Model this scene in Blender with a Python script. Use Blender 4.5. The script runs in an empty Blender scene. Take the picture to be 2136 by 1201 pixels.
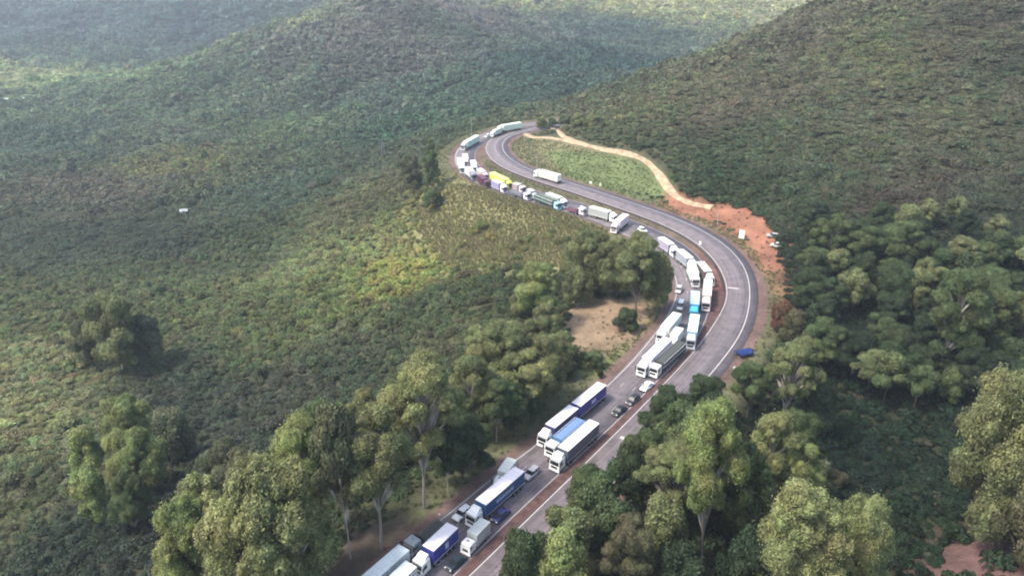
import bpy, bmesh, math, random
import numpy as np
from mathutils import Vector, Matrix
random.seed(7); RNG = np.random.default_rng(7)
S = bpy.context.scene
PI = math.pi
# ---------------------------------------------------------------- camera, sky, sun, exposure
CAM_H = 100.0; PITCH = math.radians(25); FPX = 1600.0
cd = bpy.data.cameras.new('camera'); cam = bpy.data.objects.new('camera', cd)
S.collection.objects.link(cam); S.camera = cam
cam.location = (0, 0, CAM_H); cam.rotation_euler = (PI/2 - PITCH, 0, 0)
cd.sensor_width = 36; cd.lens = 36*FPX/2136; cd.clip_start = 1; cd.clip_end = 9000
W = bpy.data.worlds.new('World'); S.world = W; W.use_nodes = True
SUN_EL, SUN_AZ = math.radians(56), math.radians(-108)      # azimuth clockwise from +Y: light comes from the left and slightly behind the camera
wn = W.node_tree.nodes; bg = wn['Background']
sky = wn.new('ShaderNodeTexSky'); sky.sky_type = 'NISHITA'; sky.sun_disc = False
sky.sun_elevation = SUN_EL; sky.sun_rotation = SUN_AZ; sky.air_density = 1.2; sky.dust_density = 3.0
W.node_tree.links.new(sky.outputs[0], bg.inputs[0]); bg.inputs[1].default_value = 0.15
sl = bpy.data.lights.new('sun', 'SUN'); sun = bpy.data.objects.new('sun', sl); S.collection.objects.link(sun)
sl.energy = 2.0; sl.angle = math.radians(7); sl.color = (1.0, 0.95, 0.86)
sd = Vector((math.sin(SUN_AZ)*math.cos(SUN_EL), math.cos(SUN_AZ)*math.cos(SUN_EL), math.sin(SUN_EL)))
sun.rotation_euler = sd.to_track_quat('Z', 'Y').to_euler()
S.view_settings.view_transform = 'Standard'; S.view_settings.look = 'None'
S.view_settings.exposure = 1.42; S.view_settings.gamma = 1
S.render.engine = 'CYCLES'; S.cycles.filter_width = 2.0
S.cycles.max_bounces = 5; S.cycles.diffuse_bounces = 2; S.cycles.volume_bounces = 0
S.cycles.transparent_max_bounces = 6
# ---------------------------------------------------------------- helpers
col = S.collection
def at(px, py, z=0.0):
    u = px-1068; v = py-600.5
    t = (z-CAM_H)/(-FPX*math.sin(PITCH)-v*math.cos(PITCH))
    return (u*t, (FPX*math.cos(PITCH)-v*math.sin(PITCH))*t)
def z_at(py, Y):                      # height seen at row py at forward distance Y
    v = py-600.5
    return CAM_H - Y*(FPX*math.sin(PITCH)+v*math.cos(PITCH))/(FPX*math.cos(PITCH)-v*math.sin(PITCH))
def s2l(c):
    return tuple((x/255/12.92 if x/255 <= 0.04045 else ((x/255+0.055)/1.055)**2.4) for x in c)
def tag(o, label=None, cat=None, group=None, kind=None):
    if label: o['label'] = label
    if cat: o['category'] = cat
    if group: o['group'] = group
    if kind: o['kind'] = kind
    return o
def link(name, me, mat=None, parent=None):
    o = bpy.data.objects.new(name, me); col.objects.link(o)
    if mat and not me.materials: me.materials.append(mat)
    if parent: o.parent = parent
    return o
def thing(name, label, cat, loc, rz=0, group=None):
    o = bpy.data.objects.new(name, None); col.objects.link(o); o.empty_display_size = .5
    o.location = loc; o.rotation_euler = (0, 0, rz)
    return tag(o, label, cat, group)
def mesh_np(name, V, Fq):
    me = bpy.data.meshes.new(name); V = np.asarray(V, dtype=np.float32); Fq = np.asarray(Fq, dtype=np.int32)
    n, k = Fq.shape
    me.vertices.add(len(V)); me.vertices.foreach_set('co', V.ravel())
    me.loops.add(n*k); me.loops.foreach_set('vertex_index', Fq.ravel())
    me.polygons.add(n); me.polygons.foreach_set('loop_start', np.arange(0, n*k, k, dtype=np.int32))
    me.update(calc_edges=True); return me
def smooth(x, a, b):
    t = np.clip((np.asarray(x)-a)/(b-a), 0, 1); return t*t*(3-2*t)
# ---------------------------------------------------------------- materials
def nodes_mat(name):
    m = bpy.data.materials.new(name); m.use_nodes = True
    nt = m.node_tree; return m, nt, nt.nodes['Principled BSDF']
def nd(nt, t, **kw):
    n = nt.nodes.new(t)
    for k, v in kw.items(): setattr(n, k, v)
    return n
MC = {}
def paint(c, rough=0.45, metal=0.0, dirt=0.25, scale=1.2):
    key = (c, rough, metal, dirt)
    if key in MC: return MC[key]
    m, nt, p = nodes_mat('paint'); p.inputs['Roughness'].default_value = rough; p.inputs['Metallic'].default_value = metal
    tc = nd(nt, 'ShaderNodeTexCoord'); nz = nd(nt, 'ShaderNodeTexNoise'); nz.inputs['Scale'].default_value = scale; nz.inputs['Detail'].default_value = 5
    mp = nd(nt, 'ShaderNodeMapping'); mp.inputs['Scale'].default_value = (.35, 2.2, 1)
    rp = nd(nt, 'ShaderNodeMapRange'); rp.inputs[1].default_value = .35; rp.inputs[2].default_value = .75; rp.inputs[3].default_value = 0; rp.inputs[4].default_value = dirt
    mx = nd(nt, 'ShaderNodeMix', data_type='RGBA'); mx.inputs[6].default_value = (*c, 1)
    mx.inputs[7].default_value = (c[0]*.5+.03, c[1]*.45+.025, c[2]*.42+.02, 1)
    L = nt.links.new; L(tc.outputs['Object'], mp.inputs[0]); L(mp.outputs[0], nz.inputs[0]); L(nz.outputs[0], rp.inputs[0]); L(rp.outputs[0], mx.inputs[0]); L(mx.outputs[2], p.inputs['Base Color'])
    MC[key] = m; return m
WHITE = (.78, .78, .76); OFF = (.62, .60, .55); GREY = (.25, .26, .26); DARK = (.03, .032, .035); RUB = (.02, .02, .02); BLUE = (.035, .07, .22)
glass = paint((.012, .016, .02), .12, 0, .05); rubber = paint(RUB, .85); steel = paint((.35, .35, .36), .4, .7)
lampm = paint((.75, .75, .7), .15); redlamp = paint((.35, .02, .02), .3)

def leaf_mat(name, attr_mode, c=(.1, .12, .05)):
    m, nt, p = nodes_mat(name); L = nt.links.new
    p.inputs['Roughness'].default_value = .62; p.inputs['Specular IOR Level'].default_value = .25
    geo = nd(nt, 'ShaderNodeNewGeometry')
    nz = nd(nt, 'ShaderNodeTexNoise'); nz.inputs['Scale'].default_value = .9; nz.inputs['Detail'].default_value = 3
    L(geo.outputs['Position'], nz.inputs[0])
    n2 = nd(nt, 'ShaderNodeTexNoise'); n2.inputs['Scale'].default_value = .16; n2.inputs['Detail'].default_value = 2
    L(geo.outputs['Position'], n2.inputs[0])
    base = nd(nt, 'ShaderNodeAttribute') if attr_mode else nd(nt, 'ShaderNodeRGB')
    if attr_mode: base.attribute_type = 'INSTANCER'; base.attribute_name = 'tint'
    else: base.outputs[0].default_value = (*c, 1)
    hs = nd(nt, 'ShaderNodeHueSaturation')
    r1 = nd(nt, 'ShaderNodeMapRange'); r1.inputs[1].default_value = .3; r1.inputs[2].default_value = .7; r1.inputs[3].default_value = .62; r1.inputs[4].default_value = 1.4
    r2 = nd(nt, 'ShaderNodeMapRange'); r2.inputs[1].default_value = .3; r2.inputs[2].default_value = .7; r2.inputs[3].default_value = .47; r2.inputs[4].default_value = .53
    L(nz.outputs[0], r1.inputs[0]); L(n2.outputs[0], r2.inputs[0]); L(r1.outputs[0], hs.inputs['Value']); L(r2.outputs[0], hs.inputs['Hue'])
    L(base.outputs[0], hs.inputs['Color'])
    lv = nd(nt, 'ShaderNodeAttribute'); lv.attribute_name = 'lv'      # per-leaf tone (young and old leaves)
    mlt = nd(nt, 'ShaderNodeVectorMath', operation='SCALE'); L(hs.outputs[0], mlt.inputs[0]); L(lv.outputs['Fac'], mlt.inputs['Scale'])
    L(mlt.outputs[0], p.inputs['Base Color'])
    tr = nd(nt, 'ShaderNodeBsdfTranslucent'); L(mlt.outputs[0], tr.inputs[0])
    ms = nd(nt, 'ShaderNodeMixShader'); ms.inputs[0].default_value = .45
    L(p.outputs[0], ms.inputs[1]); L(tr.outputs[0], ms.inputs[2]); L(ms.outputs[0], nt.nodes['Material Output'].inputs[0])
    return m
def bark_mat(c):
    m, nt, p = nodes_mat('bark'); L = nt.links.new; p.inputs['Roughness'].default_value = .8
    tc = nd(nt, 'ShaderNodeTexCoord'); mp = nd(nt, 'ShaderNodeMapping'); mp.inputs['Scale'].default_value = (3, 3, .5)
    nz = nd(nt, 'ShaderNodeTexNoise'); nz.inputs['Scale'].default_value = 1.5; nz.inputs['Detail'].default_value = 4
    cr = nd(nt, 'ShaderNodeValToRGB'); cr.color_ramp.elements[0].position = .35; cr.color_ramp.elements[1].position = .6
    cr.color_ramp.elements[0].color = (c[0]*.35, c[1]*.3, c[2]*.28, 1); cr.color_ramp.elements[1].color = (*c, 1)
    L(tc.outputs['Object'], mp.inputs[0]); L(mp.outputs[0], nz.inputs[0]); L(nz.outputs[0], cr.inputs[0]); L(cr.outputs[0], p.inputs['Base Color']); return m
bark_pale = bark_mat((.42, .38, .32)); bark_dark = bark_mat((.12, .10, .08))
# ---------------------------------------------------------------- roads: left edge, right edge pairs read along each carriageway
QP = [(715,1253,905,1250),(775,1201,945,1198),(880,1120,1010,1135),(958,1058,1080,1070),(1036,985,1152,1000),(1111,935,1210,957),(1177,884,1264,902),(1252,816,1330,842),(1305,765,1385,785),(1352,716,1446,718),(1395,655,1482,662),(1413,600,1488,605),(1403,565,1482,568),(1380,535,1466,540),(1340,505,1425,505),(1275,480,1362,474),(1220,455,1292,447),(1145,432,1205,422),(1082,415,1118,398),(1007,390,1045,375),(970,365,1000,352),(950,335,985,332),(955,312,992,311),(968,300,1003,299),(1007,282,1038,283),(1040,270,1062,273),(1095,259,1106,264),(1150,253,1158,257),(1185,250,1190,254)]
UP = [(850,1330,985,1312),(935,1250,1055,1235),(990,1201,1110,1184),(1065,1125,1185,1109),(1146,1048,1262,1034),(1250,945,1358,935),(1329,860,1430,858),(1385,800,1480,800),(1450,735,1535,730),(1490,682,1568,672),(1512,632,1580,635),(1518,598,1582,598),(1510,570,1568,560),(1495,540,1532,516),(1462,510,1482,482),(1425,485,1435,460),(1375,461,1375,440),(1325,444,1325,422),(1270,425,1270,405),(1220,407,1220,387),(1170,392,1170,374),(1120,377,1125,357),(1070,360,1082,340),(1032,340,1060,320),(1014,312,1052,305),(1020,292,1060,290),(1050,276,1080,280),(1095,267,1112,272),(1150,260,1160,265),(1190,256,1198,260)]
def catmull(P, n):
    P = np.array(P, float); out = []
    Q = np.vstack([2*P[0]-P[1], P, 2*P[-1]-P[-2]])
    for i in range(1, len(Q)-2):
        for k in range(n):
            t = k/n; a, b, c, d = Q[i-1], Q[i], Q[i+1], Q[i+2]
            out.append(.5*((2*b)+(c-a)*t+(2*a-5*b+4*c-d)*t*t+(3*b-a-3*c+d)*t**3))
    out.append(P[-1]); return np.array(out)
def resample(P, step):
    d = np.r_[0, np.cumsum(np.linalg.norm(np.diff(P, axis=0), axis=1))]
    n = int(d[-1]/step); t = np.linspace(0, d[-1], n)
    return np.stack([np.interp(t, d, P[:, k]) for k in range(P.shape[1])], 1)
def box_smooth(P, k, it=3):
    for _ in range(it):
        Q = np.pad(P, ((k, k), (0, 0)), mode='edge') if P.ndim == 2 else np.pad(P, k, mode='edge')
        P = np.array([Q[i:i+2*k+1].mean(axis=0) for i in range(len(P))])
    return P
def road_curve(pairs, wmin, wmax):
    c = []
    for a, b, e, f in pairs:
        p = np.array(at(a, b)); q = np.array(at(e, f)); c.append([*((p+q)/2), np.clip(np.linalg.norm(p-q), wmin, wmax)])
    C = resample(catmull(c, 12), 2.0); s, e = C[0].copy(), C[-1].copy()
    C = box_smooth(C, 4, 3)
    T = np.gradient(C[:, :2], axis=0); T /= np.linalg.norm(T, axis=1)[:, None]
    N = np.stack([T[:, 1], -T[:, 0]], 1)      # to the right of travel along the list
    return C[:, :2], N, C[:, 2]/2, T
QC, QN, QW, QT = road_curve(QP, 10.2, 13.2)
UC, UN, UW, UT = road_curve(UP, 9.6, 11.6)
wq = 1-smooth(QC[:, 1], 195, 225); QC = QC-QN*(.25*wq)[:, None]; QW = QW-.25*wq          # room for the red median
wu = 1-smooth(UC[:, 1], 195, 225); UC = UC+UN*(.35*wu)[:, None]; UW = UW-.35*wu
# ---------------------------------------------------------------- terrain
CTRL = []      # (X, Y, z)
def cp(px, py, z): x, y = at(px, py, z); CTRL.append((x, y, z))
def cY(px, py, Y): z = z_at(py, Y); v = py-600.5; t = Y/(FPX*math.cos(PITCH)-v*math.sin(PITCH)); CTRL.append(((px-1068)*t, Y, z))
for i in range(0, len(QC), 10): CTRL.append((QC[i, 0], QC[i, 1], 0))
for i in range(0, len(UC), 10): CTRL.append((UC[i, 0], UC[i, 1], 0))
for a in [(0,1200,-22),(350,1200,-14),(620,1190,-6),(0,900,-26),(300,900,-25),(600,880,-20),(860,840,-11),(1000,760,-6),(0,600,-34),(400,600,-32),(800,600,-20),(1000,560,-9),
          (1150,520,-3),(1180,700,-2),(1300,620,-1),(1050,450,-5),(900,450,-12),(600,450,-34),(200,450,-46),(0,350,-55),(500,330,-44),(850,330,-16),(900,250,-24),(700,220,-46),(300,250,-60),(0,200,-74),(330,150,-78),
          (1400,350,8),(1600,350,12),(1900,300,24),(2136,300,26),(2136,500,14),(1800,480,9),(1650,450,5),(2000,650,5),(1720,620,-1),(1800,850,-8),(2136,800,1),(1700,1100,-5),(2100,1160,3),(1400,1150,-4),(1950,950,-9),(1600,800,-3),
          (1160,272,5),(1280,312,9),(1360,340,8),(1400,400,4),(1445,430,1.5),(1250,385,1),(1330,405,.5),(1130,310,1.5)]: cp(*a)
for a in [(500,85,1000),(640,35,1080),(750,0,1150),(900,60,900),(1000,130,740),(1100,70,1100),(1100,0,1450),(1450,-5,1500),(1300,110,960),(1200,205,600),
          (1200,235,455),(1300,190,480),(1400,135,520),(1530,90,560),(1650,45,600),(1780,0,640),(2136,-110,680),
          (0,150,1150),(250,90,1400),(600,20,1500),(0,0,1800),(500,-60,1900),(1000,-60,2100),(1700,-60,2000)]: cY(*a)
for px, py, Y, dy, dz in [(1300,190,480,190,-26),(1400,135,520,190,-40),(1530,90,560,200,-55),(1650,45,600,220,-65),(1780,0,640,240,-75),(2136,-110,680,300,-70),(500,85,1000,170,-60),(640,35,1080,190,-55),(800,-20,1180,200,-40)]:
    z = z_at(py, Y); t = Y/(FPX*math.cos(PITCH)-(py-600.5)*math.sin(PITCH)); CTRL.append(((px-1068)*t*(Y+dy)/Y, Y+dy, z+dz))
CTRL += [(-160,40,-20),(160,40,2),(0,30,0),(-420,260,-45),(420,300,40),(-900,700,-60),(900,700,90),(-2600,2800,120),(0,3000,150),(2600,2800,160)]
CT = np.array(CTRL)
def warp(X, Y): return np.stack([3.0*X/(Y+60), 2.2*np.log(Y+60)], -1)
CW = warp(CT[:, 0], CT[:, 1])
def tps(r2): return .5*r2*np.log(r2+1e-9)
A = tps(((CW[:, None]-CW[None])**2).sum(-1)) + np.eye(len(CW))*2e-3
P1 = np.c_[np.ones(len(CW)), CW]
M = np.block([[A, P1], [P1.T, np.zeros((3, 3))]])
SOL = np.linalg.solve(M, np.r_[CT[:, 2], 0, 0, 0])
WV = [(RNG.uniform(0, 2*PI), RNG.uniform(0, 2*PI), l) for l in (9, 14, 20, 31, 45, 70, 110, 160, 240) for _ in range(3)]
def road_dist(X, Y):
    pts = np.vstack([QC[::2], UC[::2]]); d = np.full(X.shape, 1e9)
    m = (Y < 520)
    x = X[m]; y = Y[m]; dd = np.full(x.shape, 1e9)
    for p in pts: dd = np.minimum(dd, (x-p[0])**2+(y-p[1])**2)
    d[m] = np.sqrt(dd); return d
def h_raw(X, Y):
    w = warp(X, Y); z = SOL[-3]+SOL[-2]*w[:, 0]+SOL[-1]*w[:, 1]
    for k in range(len(CW)): z = z + SOL[k]*tps((w[:, 0]-CW[k, 0])**2+(w[:, 1]-CW[k, 1])**2)
    n = 0
    for a, ph, l in WV: n = n + (l*.0085)*np.sin((X*math.cos(a)+Y*math.sin(a))*2*PI/l+ph)*smooth(Y, l*1.2, l*6)
    d = road_dist(X, Y)
    z = z + n*smooth(d, 12, 60)
    return z*smooth(d, 8.0, 26) - .14, d
NR, NCc = 560, 620
Yr = 45*np.exp(np.linspace(0, math.log(3000/45), NR)); Sc = np.linspace(-1.15, 1.15, NCc)
YY, SS = np.meshgrid(Yr, Sc, indexing='ij'); XX = SS*(YY+60)
Hh, DD = h_raw(XX.ravel(), YY.ravel()); HG = Hh.reshape(NR, NCc); DG = DD.reshape(NR, NCc)
def gridi(G, X, Y):
    X = np.asarray(X, float); Y = np.asarray(Y, float)
    r = np.clip(np.log(np.maximum(Y, 45.01)/45)/math.log(3000/45)*(NR-1), 0, NR-1.001); c = np.clip((X/(Y+60)+1.15)/2.3*(NCc-1), 0, NCc-1.001)
    i = r.astype(int); j = c.astype(int); a = r-i; b = c-j
    return G[i, j]*(1-a)*(1-b)+G[i+1, j]*a*(1-b)+G[i, j+1]*(1-a)*b+G[i+1, j+1]*a*b
def hz(x, y): return float(gridi(HG, np.array([x]), np.array([y]))[0])
def hit(px, py):                       # where the sight line through a pixel of the photograph meets the ground
    v = py-600.5; u = px-1068; dy = FPX*math.cos(PITCH)-v*math.sin(PITCH); dz = -FPX*math.sin(PITCH)-v*math.cos(PITCH)
    ys = np.linspace(60, 2500, 5000); zs = CAM_H+dz/dy*ys; g = gridi(HG, u/dy*ys, ys)
    k = np.argmax(g > zs); y = ys[k] if (g > zs).any() else 2500
    return (u/dy*y, y)
def topix(X, Y, Z):
    dz = Z-CAM_H; dep = Y*math.cos(PITCH)-dz*math.sin(PITCH); return 1068+FPX*X/dep, 600.5-FPX*(Y*math.sin(PITCH)+dz*math.cos(PITCH))/dep
# plant and soil colours with sun and cloud-shadow patches painted in: a list (given by their place in the photograph, kept as ground positions)
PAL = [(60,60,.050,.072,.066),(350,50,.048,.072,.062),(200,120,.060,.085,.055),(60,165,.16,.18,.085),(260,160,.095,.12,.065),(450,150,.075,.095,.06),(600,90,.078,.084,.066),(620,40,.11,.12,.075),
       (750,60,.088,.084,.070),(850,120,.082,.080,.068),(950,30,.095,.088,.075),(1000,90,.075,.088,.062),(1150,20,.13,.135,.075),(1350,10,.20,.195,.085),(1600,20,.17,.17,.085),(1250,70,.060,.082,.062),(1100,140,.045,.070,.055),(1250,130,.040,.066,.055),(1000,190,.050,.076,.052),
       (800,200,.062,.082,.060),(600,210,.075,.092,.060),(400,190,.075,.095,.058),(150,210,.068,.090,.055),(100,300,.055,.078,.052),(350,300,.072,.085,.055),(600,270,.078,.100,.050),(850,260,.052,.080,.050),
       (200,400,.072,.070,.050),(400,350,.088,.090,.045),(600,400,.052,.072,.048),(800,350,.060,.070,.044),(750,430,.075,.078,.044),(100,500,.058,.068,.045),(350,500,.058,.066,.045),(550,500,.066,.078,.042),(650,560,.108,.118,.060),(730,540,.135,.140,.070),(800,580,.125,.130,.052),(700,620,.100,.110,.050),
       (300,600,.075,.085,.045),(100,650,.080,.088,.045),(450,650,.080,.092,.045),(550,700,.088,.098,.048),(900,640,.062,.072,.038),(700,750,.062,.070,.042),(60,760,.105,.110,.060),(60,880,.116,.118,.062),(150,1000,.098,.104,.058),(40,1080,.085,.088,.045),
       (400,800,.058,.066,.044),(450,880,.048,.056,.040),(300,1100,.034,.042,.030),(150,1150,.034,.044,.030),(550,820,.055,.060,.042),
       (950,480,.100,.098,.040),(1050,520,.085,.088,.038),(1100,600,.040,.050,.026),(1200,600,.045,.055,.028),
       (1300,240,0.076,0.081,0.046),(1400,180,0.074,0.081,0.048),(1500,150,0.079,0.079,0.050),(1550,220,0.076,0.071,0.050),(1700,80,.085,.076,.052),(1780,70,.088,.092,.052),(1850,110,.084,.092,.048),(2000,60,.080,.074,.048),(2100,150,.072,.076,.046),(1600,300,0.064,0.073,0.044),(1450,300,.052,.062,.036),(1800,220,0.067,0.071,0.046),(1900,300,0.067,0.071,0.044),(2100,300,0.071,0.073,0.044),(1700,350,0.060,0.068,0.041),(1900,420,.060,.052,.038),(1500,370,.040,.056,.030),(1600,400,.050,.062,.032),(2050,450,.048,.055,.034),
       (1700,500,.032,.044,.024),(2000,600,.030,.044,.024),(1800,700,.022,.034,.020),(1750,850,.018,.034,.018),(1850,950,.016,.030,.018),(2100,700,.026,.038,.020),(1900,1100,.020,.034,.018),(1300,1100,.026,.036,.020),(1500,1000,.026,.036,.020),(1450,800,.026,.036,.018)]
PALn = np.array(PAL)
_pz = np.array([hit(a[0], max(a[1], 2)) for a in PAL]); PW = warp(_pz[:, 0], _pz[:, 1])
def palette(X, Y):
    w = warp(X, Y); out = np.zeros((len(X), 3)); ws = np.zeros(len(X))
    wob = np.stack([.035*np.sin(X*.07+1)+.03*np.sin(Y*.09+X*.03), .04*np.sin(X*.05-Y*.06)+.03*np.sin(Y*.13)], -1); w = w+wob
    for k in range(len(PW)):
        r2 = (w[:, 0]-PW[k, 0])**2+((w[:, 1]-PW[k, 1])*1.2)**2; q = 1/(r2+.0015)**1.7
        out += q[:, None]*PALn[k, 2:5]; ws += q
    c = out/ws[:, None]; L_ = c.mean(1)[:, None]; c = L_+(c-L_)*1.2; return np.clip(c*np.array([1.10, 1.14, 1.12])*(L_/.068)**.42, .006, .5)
def seg_dist(X, Y, line):
    d = np.full(X.shape, 1e9)
    for (ax, ay), (bx, by) in zip(line[:-1], line[1:]):
        L2 = (bx-ax)**2+(by-ay)**2; t = np.clip(((X-ax)*(bx-ax)+(Y-ay)*(by-ay))/L2, 0, 1)
        d = np.minimum(d, np.hypot(X-ax-t*(bx-ax), Y-ay-t*(by-ay)))
    return d
TRACK = [hit(*p) for p in [(1092,277),(1120,288),(1160,290),(1200,297),(1240,309),(1290,318),(1330,327),(1352,338),(1368,356),(1382,375),(1392,392),(1404,410),(1430,424),(1462,430),(1500,436)]]
TRACK2 = [hit(*p) for p in [(1150,262),(1165,275),(1180,288),(1215,300)]]
def inpoly(X, Y, poly):
    c = np.zeros(X.shape, bool); n = len(poly)
    for i in range(n):
        x1, y1 = poly[i]; x2, y2 = poly[(i+1) % n]
        m = ((y1 > Y) != (y2 > Y)) & (X < (x2-x1)*(Y-y1)/((y2-y1) if y2 != y1 else 1e-9)+x1); c ^= m
    return c
def poly_soft(X, Y, pix, s):          # 1 inside, fading over s metres outside
    P = [hit(*p) for p in pix]; ins = inpoly(X, Y, P); d = seg_dist(X, Y, P+[P[0]])
    return np.where(ins, 1, np.clip(1-d/s, 0, 1))
RED = [(1405,412),(1440,427),(1500,433),(1560,440),(1600,458),(1618,490),(1622,525),(1625,560),(1604,560),(1585,525),(1556,495),(1515,468),(1465,450),(1425,440),(1398,424)]
REDFADE = [(1604,555),(1626,555),(1650,600),(1662,640),(1645,650),(1622,605)]
BARE = [(1190,650),(1240,622),(1330,625),(1340,660),(1320,700),(1250,725),(1195,715),(1185,680)]
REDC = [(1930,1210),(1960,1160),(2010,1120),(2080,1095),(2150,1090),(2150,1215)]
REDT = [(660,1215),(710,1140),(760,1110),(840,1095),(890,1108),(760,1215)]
RED2 = [(1660,890),(1710,880),(1715,900),(1665,908)]
MEADOW = [(895,410),(960,385),(1010,395),(1090,420),(1180,447),(1270,485),(1240,497),(1190,520),(1180,560),(1090,560),(960,560),(880,500),(860,440)]
MEADOW2 = [(1190,640),(1230,600),(1370,610),(1405,640),(1330,745),(1260,790),(1215,770),(1200,720)]
SLOPE = [(1060,300),(1095,284),(1160,295),(1240,313),(1330,330),(1362,350),(1385,385),(1400,408),(1300,400),(1200,375),(1110,345),(1070,325)]
GREENS = [(1150,320),(1200,322),(1340,345),(1385,395),(1380,412),(1240,385),(1190,365)]
UDIST = road_dist
def ground_cover(X, Y, d):
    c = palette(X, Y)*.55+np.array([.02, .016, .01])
    def mixin(w, cc): nonlocal c; w = np.asarray(w)[:, None]; c = c*(1-w)+np.array(cc)*w
    near = (Y < 480)
    mixin(smooth(-d, -15, -9)*near, (.095, .095, .05))                                   # verge grass
    mixin(poly_soft(X, Y, MEADOW, 12)*near, (.17, .16, .075)); mixin(poly_soft(X, Y, MEADOW2, 4)*near, (.10, .11, .045))
    mixin(poly_soft(X, Y, SLOPE, 4)*near, (.13, .12, .065)); mixin(poly_soft(X, Y, GREENS, 5)*near*.6, (.085, .125, .045))
    mixin(poly_soft(X, Y, BARE, 8)*.9, (.215, .15, .10)); mixin(poly_soft(X, Y, RED, 7)*.93, (.24, .110, .070)); mixin(poly_soft(X, Y, REDFADE, 4)*.6, (.20, .10, .06))
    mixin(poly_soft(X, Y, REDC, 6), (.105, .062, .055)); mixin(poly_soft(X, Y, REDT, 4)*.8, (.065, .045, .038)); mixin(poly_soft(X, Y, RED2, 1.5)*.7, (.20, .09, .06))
    mixin(smooth(-d, -8.6, -7.4)*near, (.13, .085, .07))                                    # reddish soil at the carriageway edge
    # soil of the narrow median near the camera
    qd = seg_dist(X, Y, [tuple(p) for p in QC[::6]]); ud = seg_dist(X, Y, [tuple(p) for p in UC[::6]])
    both = ((qd < 14) & (ud < 14) & (np.abs(qd-ud) < 7) & (Y < 262)).astype(float)*smooth(-Y, -262, -215); mixin(both, (.15, .068, .058))
    return c
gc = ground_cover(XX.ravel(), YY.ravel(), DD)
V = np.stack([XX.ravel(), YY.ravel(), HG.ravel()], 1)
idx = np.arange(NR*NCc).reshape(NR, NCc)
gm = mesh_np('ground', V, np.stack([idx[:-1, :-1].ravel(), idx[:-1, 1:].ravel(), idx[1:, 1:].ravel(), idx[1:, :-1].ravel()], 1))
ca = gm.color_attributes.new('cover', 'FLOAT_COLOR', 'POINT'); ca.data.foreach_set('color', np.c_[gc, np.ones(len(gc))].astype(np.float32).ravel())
gm.shade_smooth()
m, nt, p = nodes_mat('ground'); L = nt.links.new; p.inputs['Roughness'].default_value = .95; p.inputs['Specular IOR Level'].default_value = .1
at_ = nd(nt, 'ShaderNodeAttribute'); at_.attribute_name = 'cover'; geo = nd(nt, 'ShaderNodeNewGeometry')
nz = nd(nt, 'ShaderNodeTexNoise'); nz.inputs['Scale'].default_value = .8; nz.inputs['Detail'].default_value = 8; nz.inputs['Roughness'].default_value = .7
nz2 = nd(nt, 'ShaderNodeTexNoise'); nz2.inputs['Scale'].default_value = .12; nz2.inputs['Detail'].default_value = 4
L(geo.outputs['Position'], nz.inputs[0]); L(geo.outputs['Position'], nz2.inputs[0])
mm = nd(nt, 'ShaderNodeMath', operation='ADD'); L(nz.outputs[0], mm.inputs[0]); L(nz2.outputs[0], mm.inputs[1])
r1 = nd(nt, 'ShaderNodeMapRange'); r1.inputs[1].default_value = .6; r1.inputs[2].default_value = 1.4; r1.inputs[3].default_value = .40; r1.inputs[4].default_value = 1.55; L(mm.outputs[0], r1.inputs[0])
vm = nd(nt, 'ShaderNodeVectorMath', operation='SCALE'); L(at_.outputs['Color'], vm.inputs[0]); L(r1.outputs[0], vm.inputs['Scale']); L(vm.outputs[0], p.inputs['Base Color'])
bp = nd(nt, 'ShaderNodeBump'); bp.inputs['Strength'].default_value = .6; bp.inputs['Distance'].default_value = .5; L(nz.outputs[0], bp.inputs['Height']); L(bp.outputs[0], p.inputs['Normal'])
tag(link('ground', gm, m), kind='structure', label='rolling ground of scrub, soil and dry grass under the highway')
# ---------------------------------------------------------------- road surfaces, markings, kerbs
m, nt, p = nodes_mat('asphalt'); L = nt.links.new; p.inputs['Roughness'].default_value = .8
tc = nd(nt, 'ShaderNodeUVMap'); tc.uv_map = 'along'
mp = nd(nt, 'ShaderNodeMapping'); mp.inputs['Scale'].default_value = (.012, 1.1, 1); nz = nd(nt, 'ShaderNodeTexNoise'); nz.inputs['Scale'].default_value = 2.2; nz.inputs['Detail'].default_value = 5
geo = nd(nt, 'ShaderNodeNewGeometry'); n2 = nd(nt, 'ShaderNodeTexNoise'); n2.inputs['Scale'].default_value = .35; n2.inputs['Detail'].default_value = 8; n2.inputs['Roughness'].default_value = .7
L(tc.outputs[0], mp.inputs[0]); L(mp.outputs[0], nz.inputs[0]); L(geo.outputs['Position'], n2.inputs[0])
n3 = nd(nt, 'ShaderNodeTexNoise'); n3.inputs['Scale'].default_value = 2.6; n3.inputs['Detail'].default_value = 2; mp3 = nd(nt, 'ShaderNodeMapping'); mp3.inputs['Scale'].default_value = (.003, .55, 1); L(tc.outputs[0], mp3.inputs[0]); L(mp3.outputs[0], n3.inputs[0])
a0 = nd(nt, 'ShaderNodeMath', operation='ADD'); L(nz.outputs[0], a0.inputs[0]); L(n3.outputs[0], a0.inputs[1]); a1 = nd(nt, 'ShaderNodeMath', operation='MULTIPLY'); a1.inputs[1].default_value = .5; L(a0.outputs[0], a1.inputs[0])
ad = nd(nt, 'ShaderNodeMath', operation='ADD'); L(a1.outputs[0], ad.inputs[0]); L(n2.outputs[0], ad.inputs[1])
cr = nd(nt, 'ShaderNodeValToRGB'); cr.color_ramp.elements[0].position = .38; cr.color_ramp.elements[1].position = .62
cr.color_ramp.elements[0].color = (.068, .057, .060, 1); cr.color_ramp.elements[1].color = (.170, .143, .150, 1)
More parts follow.
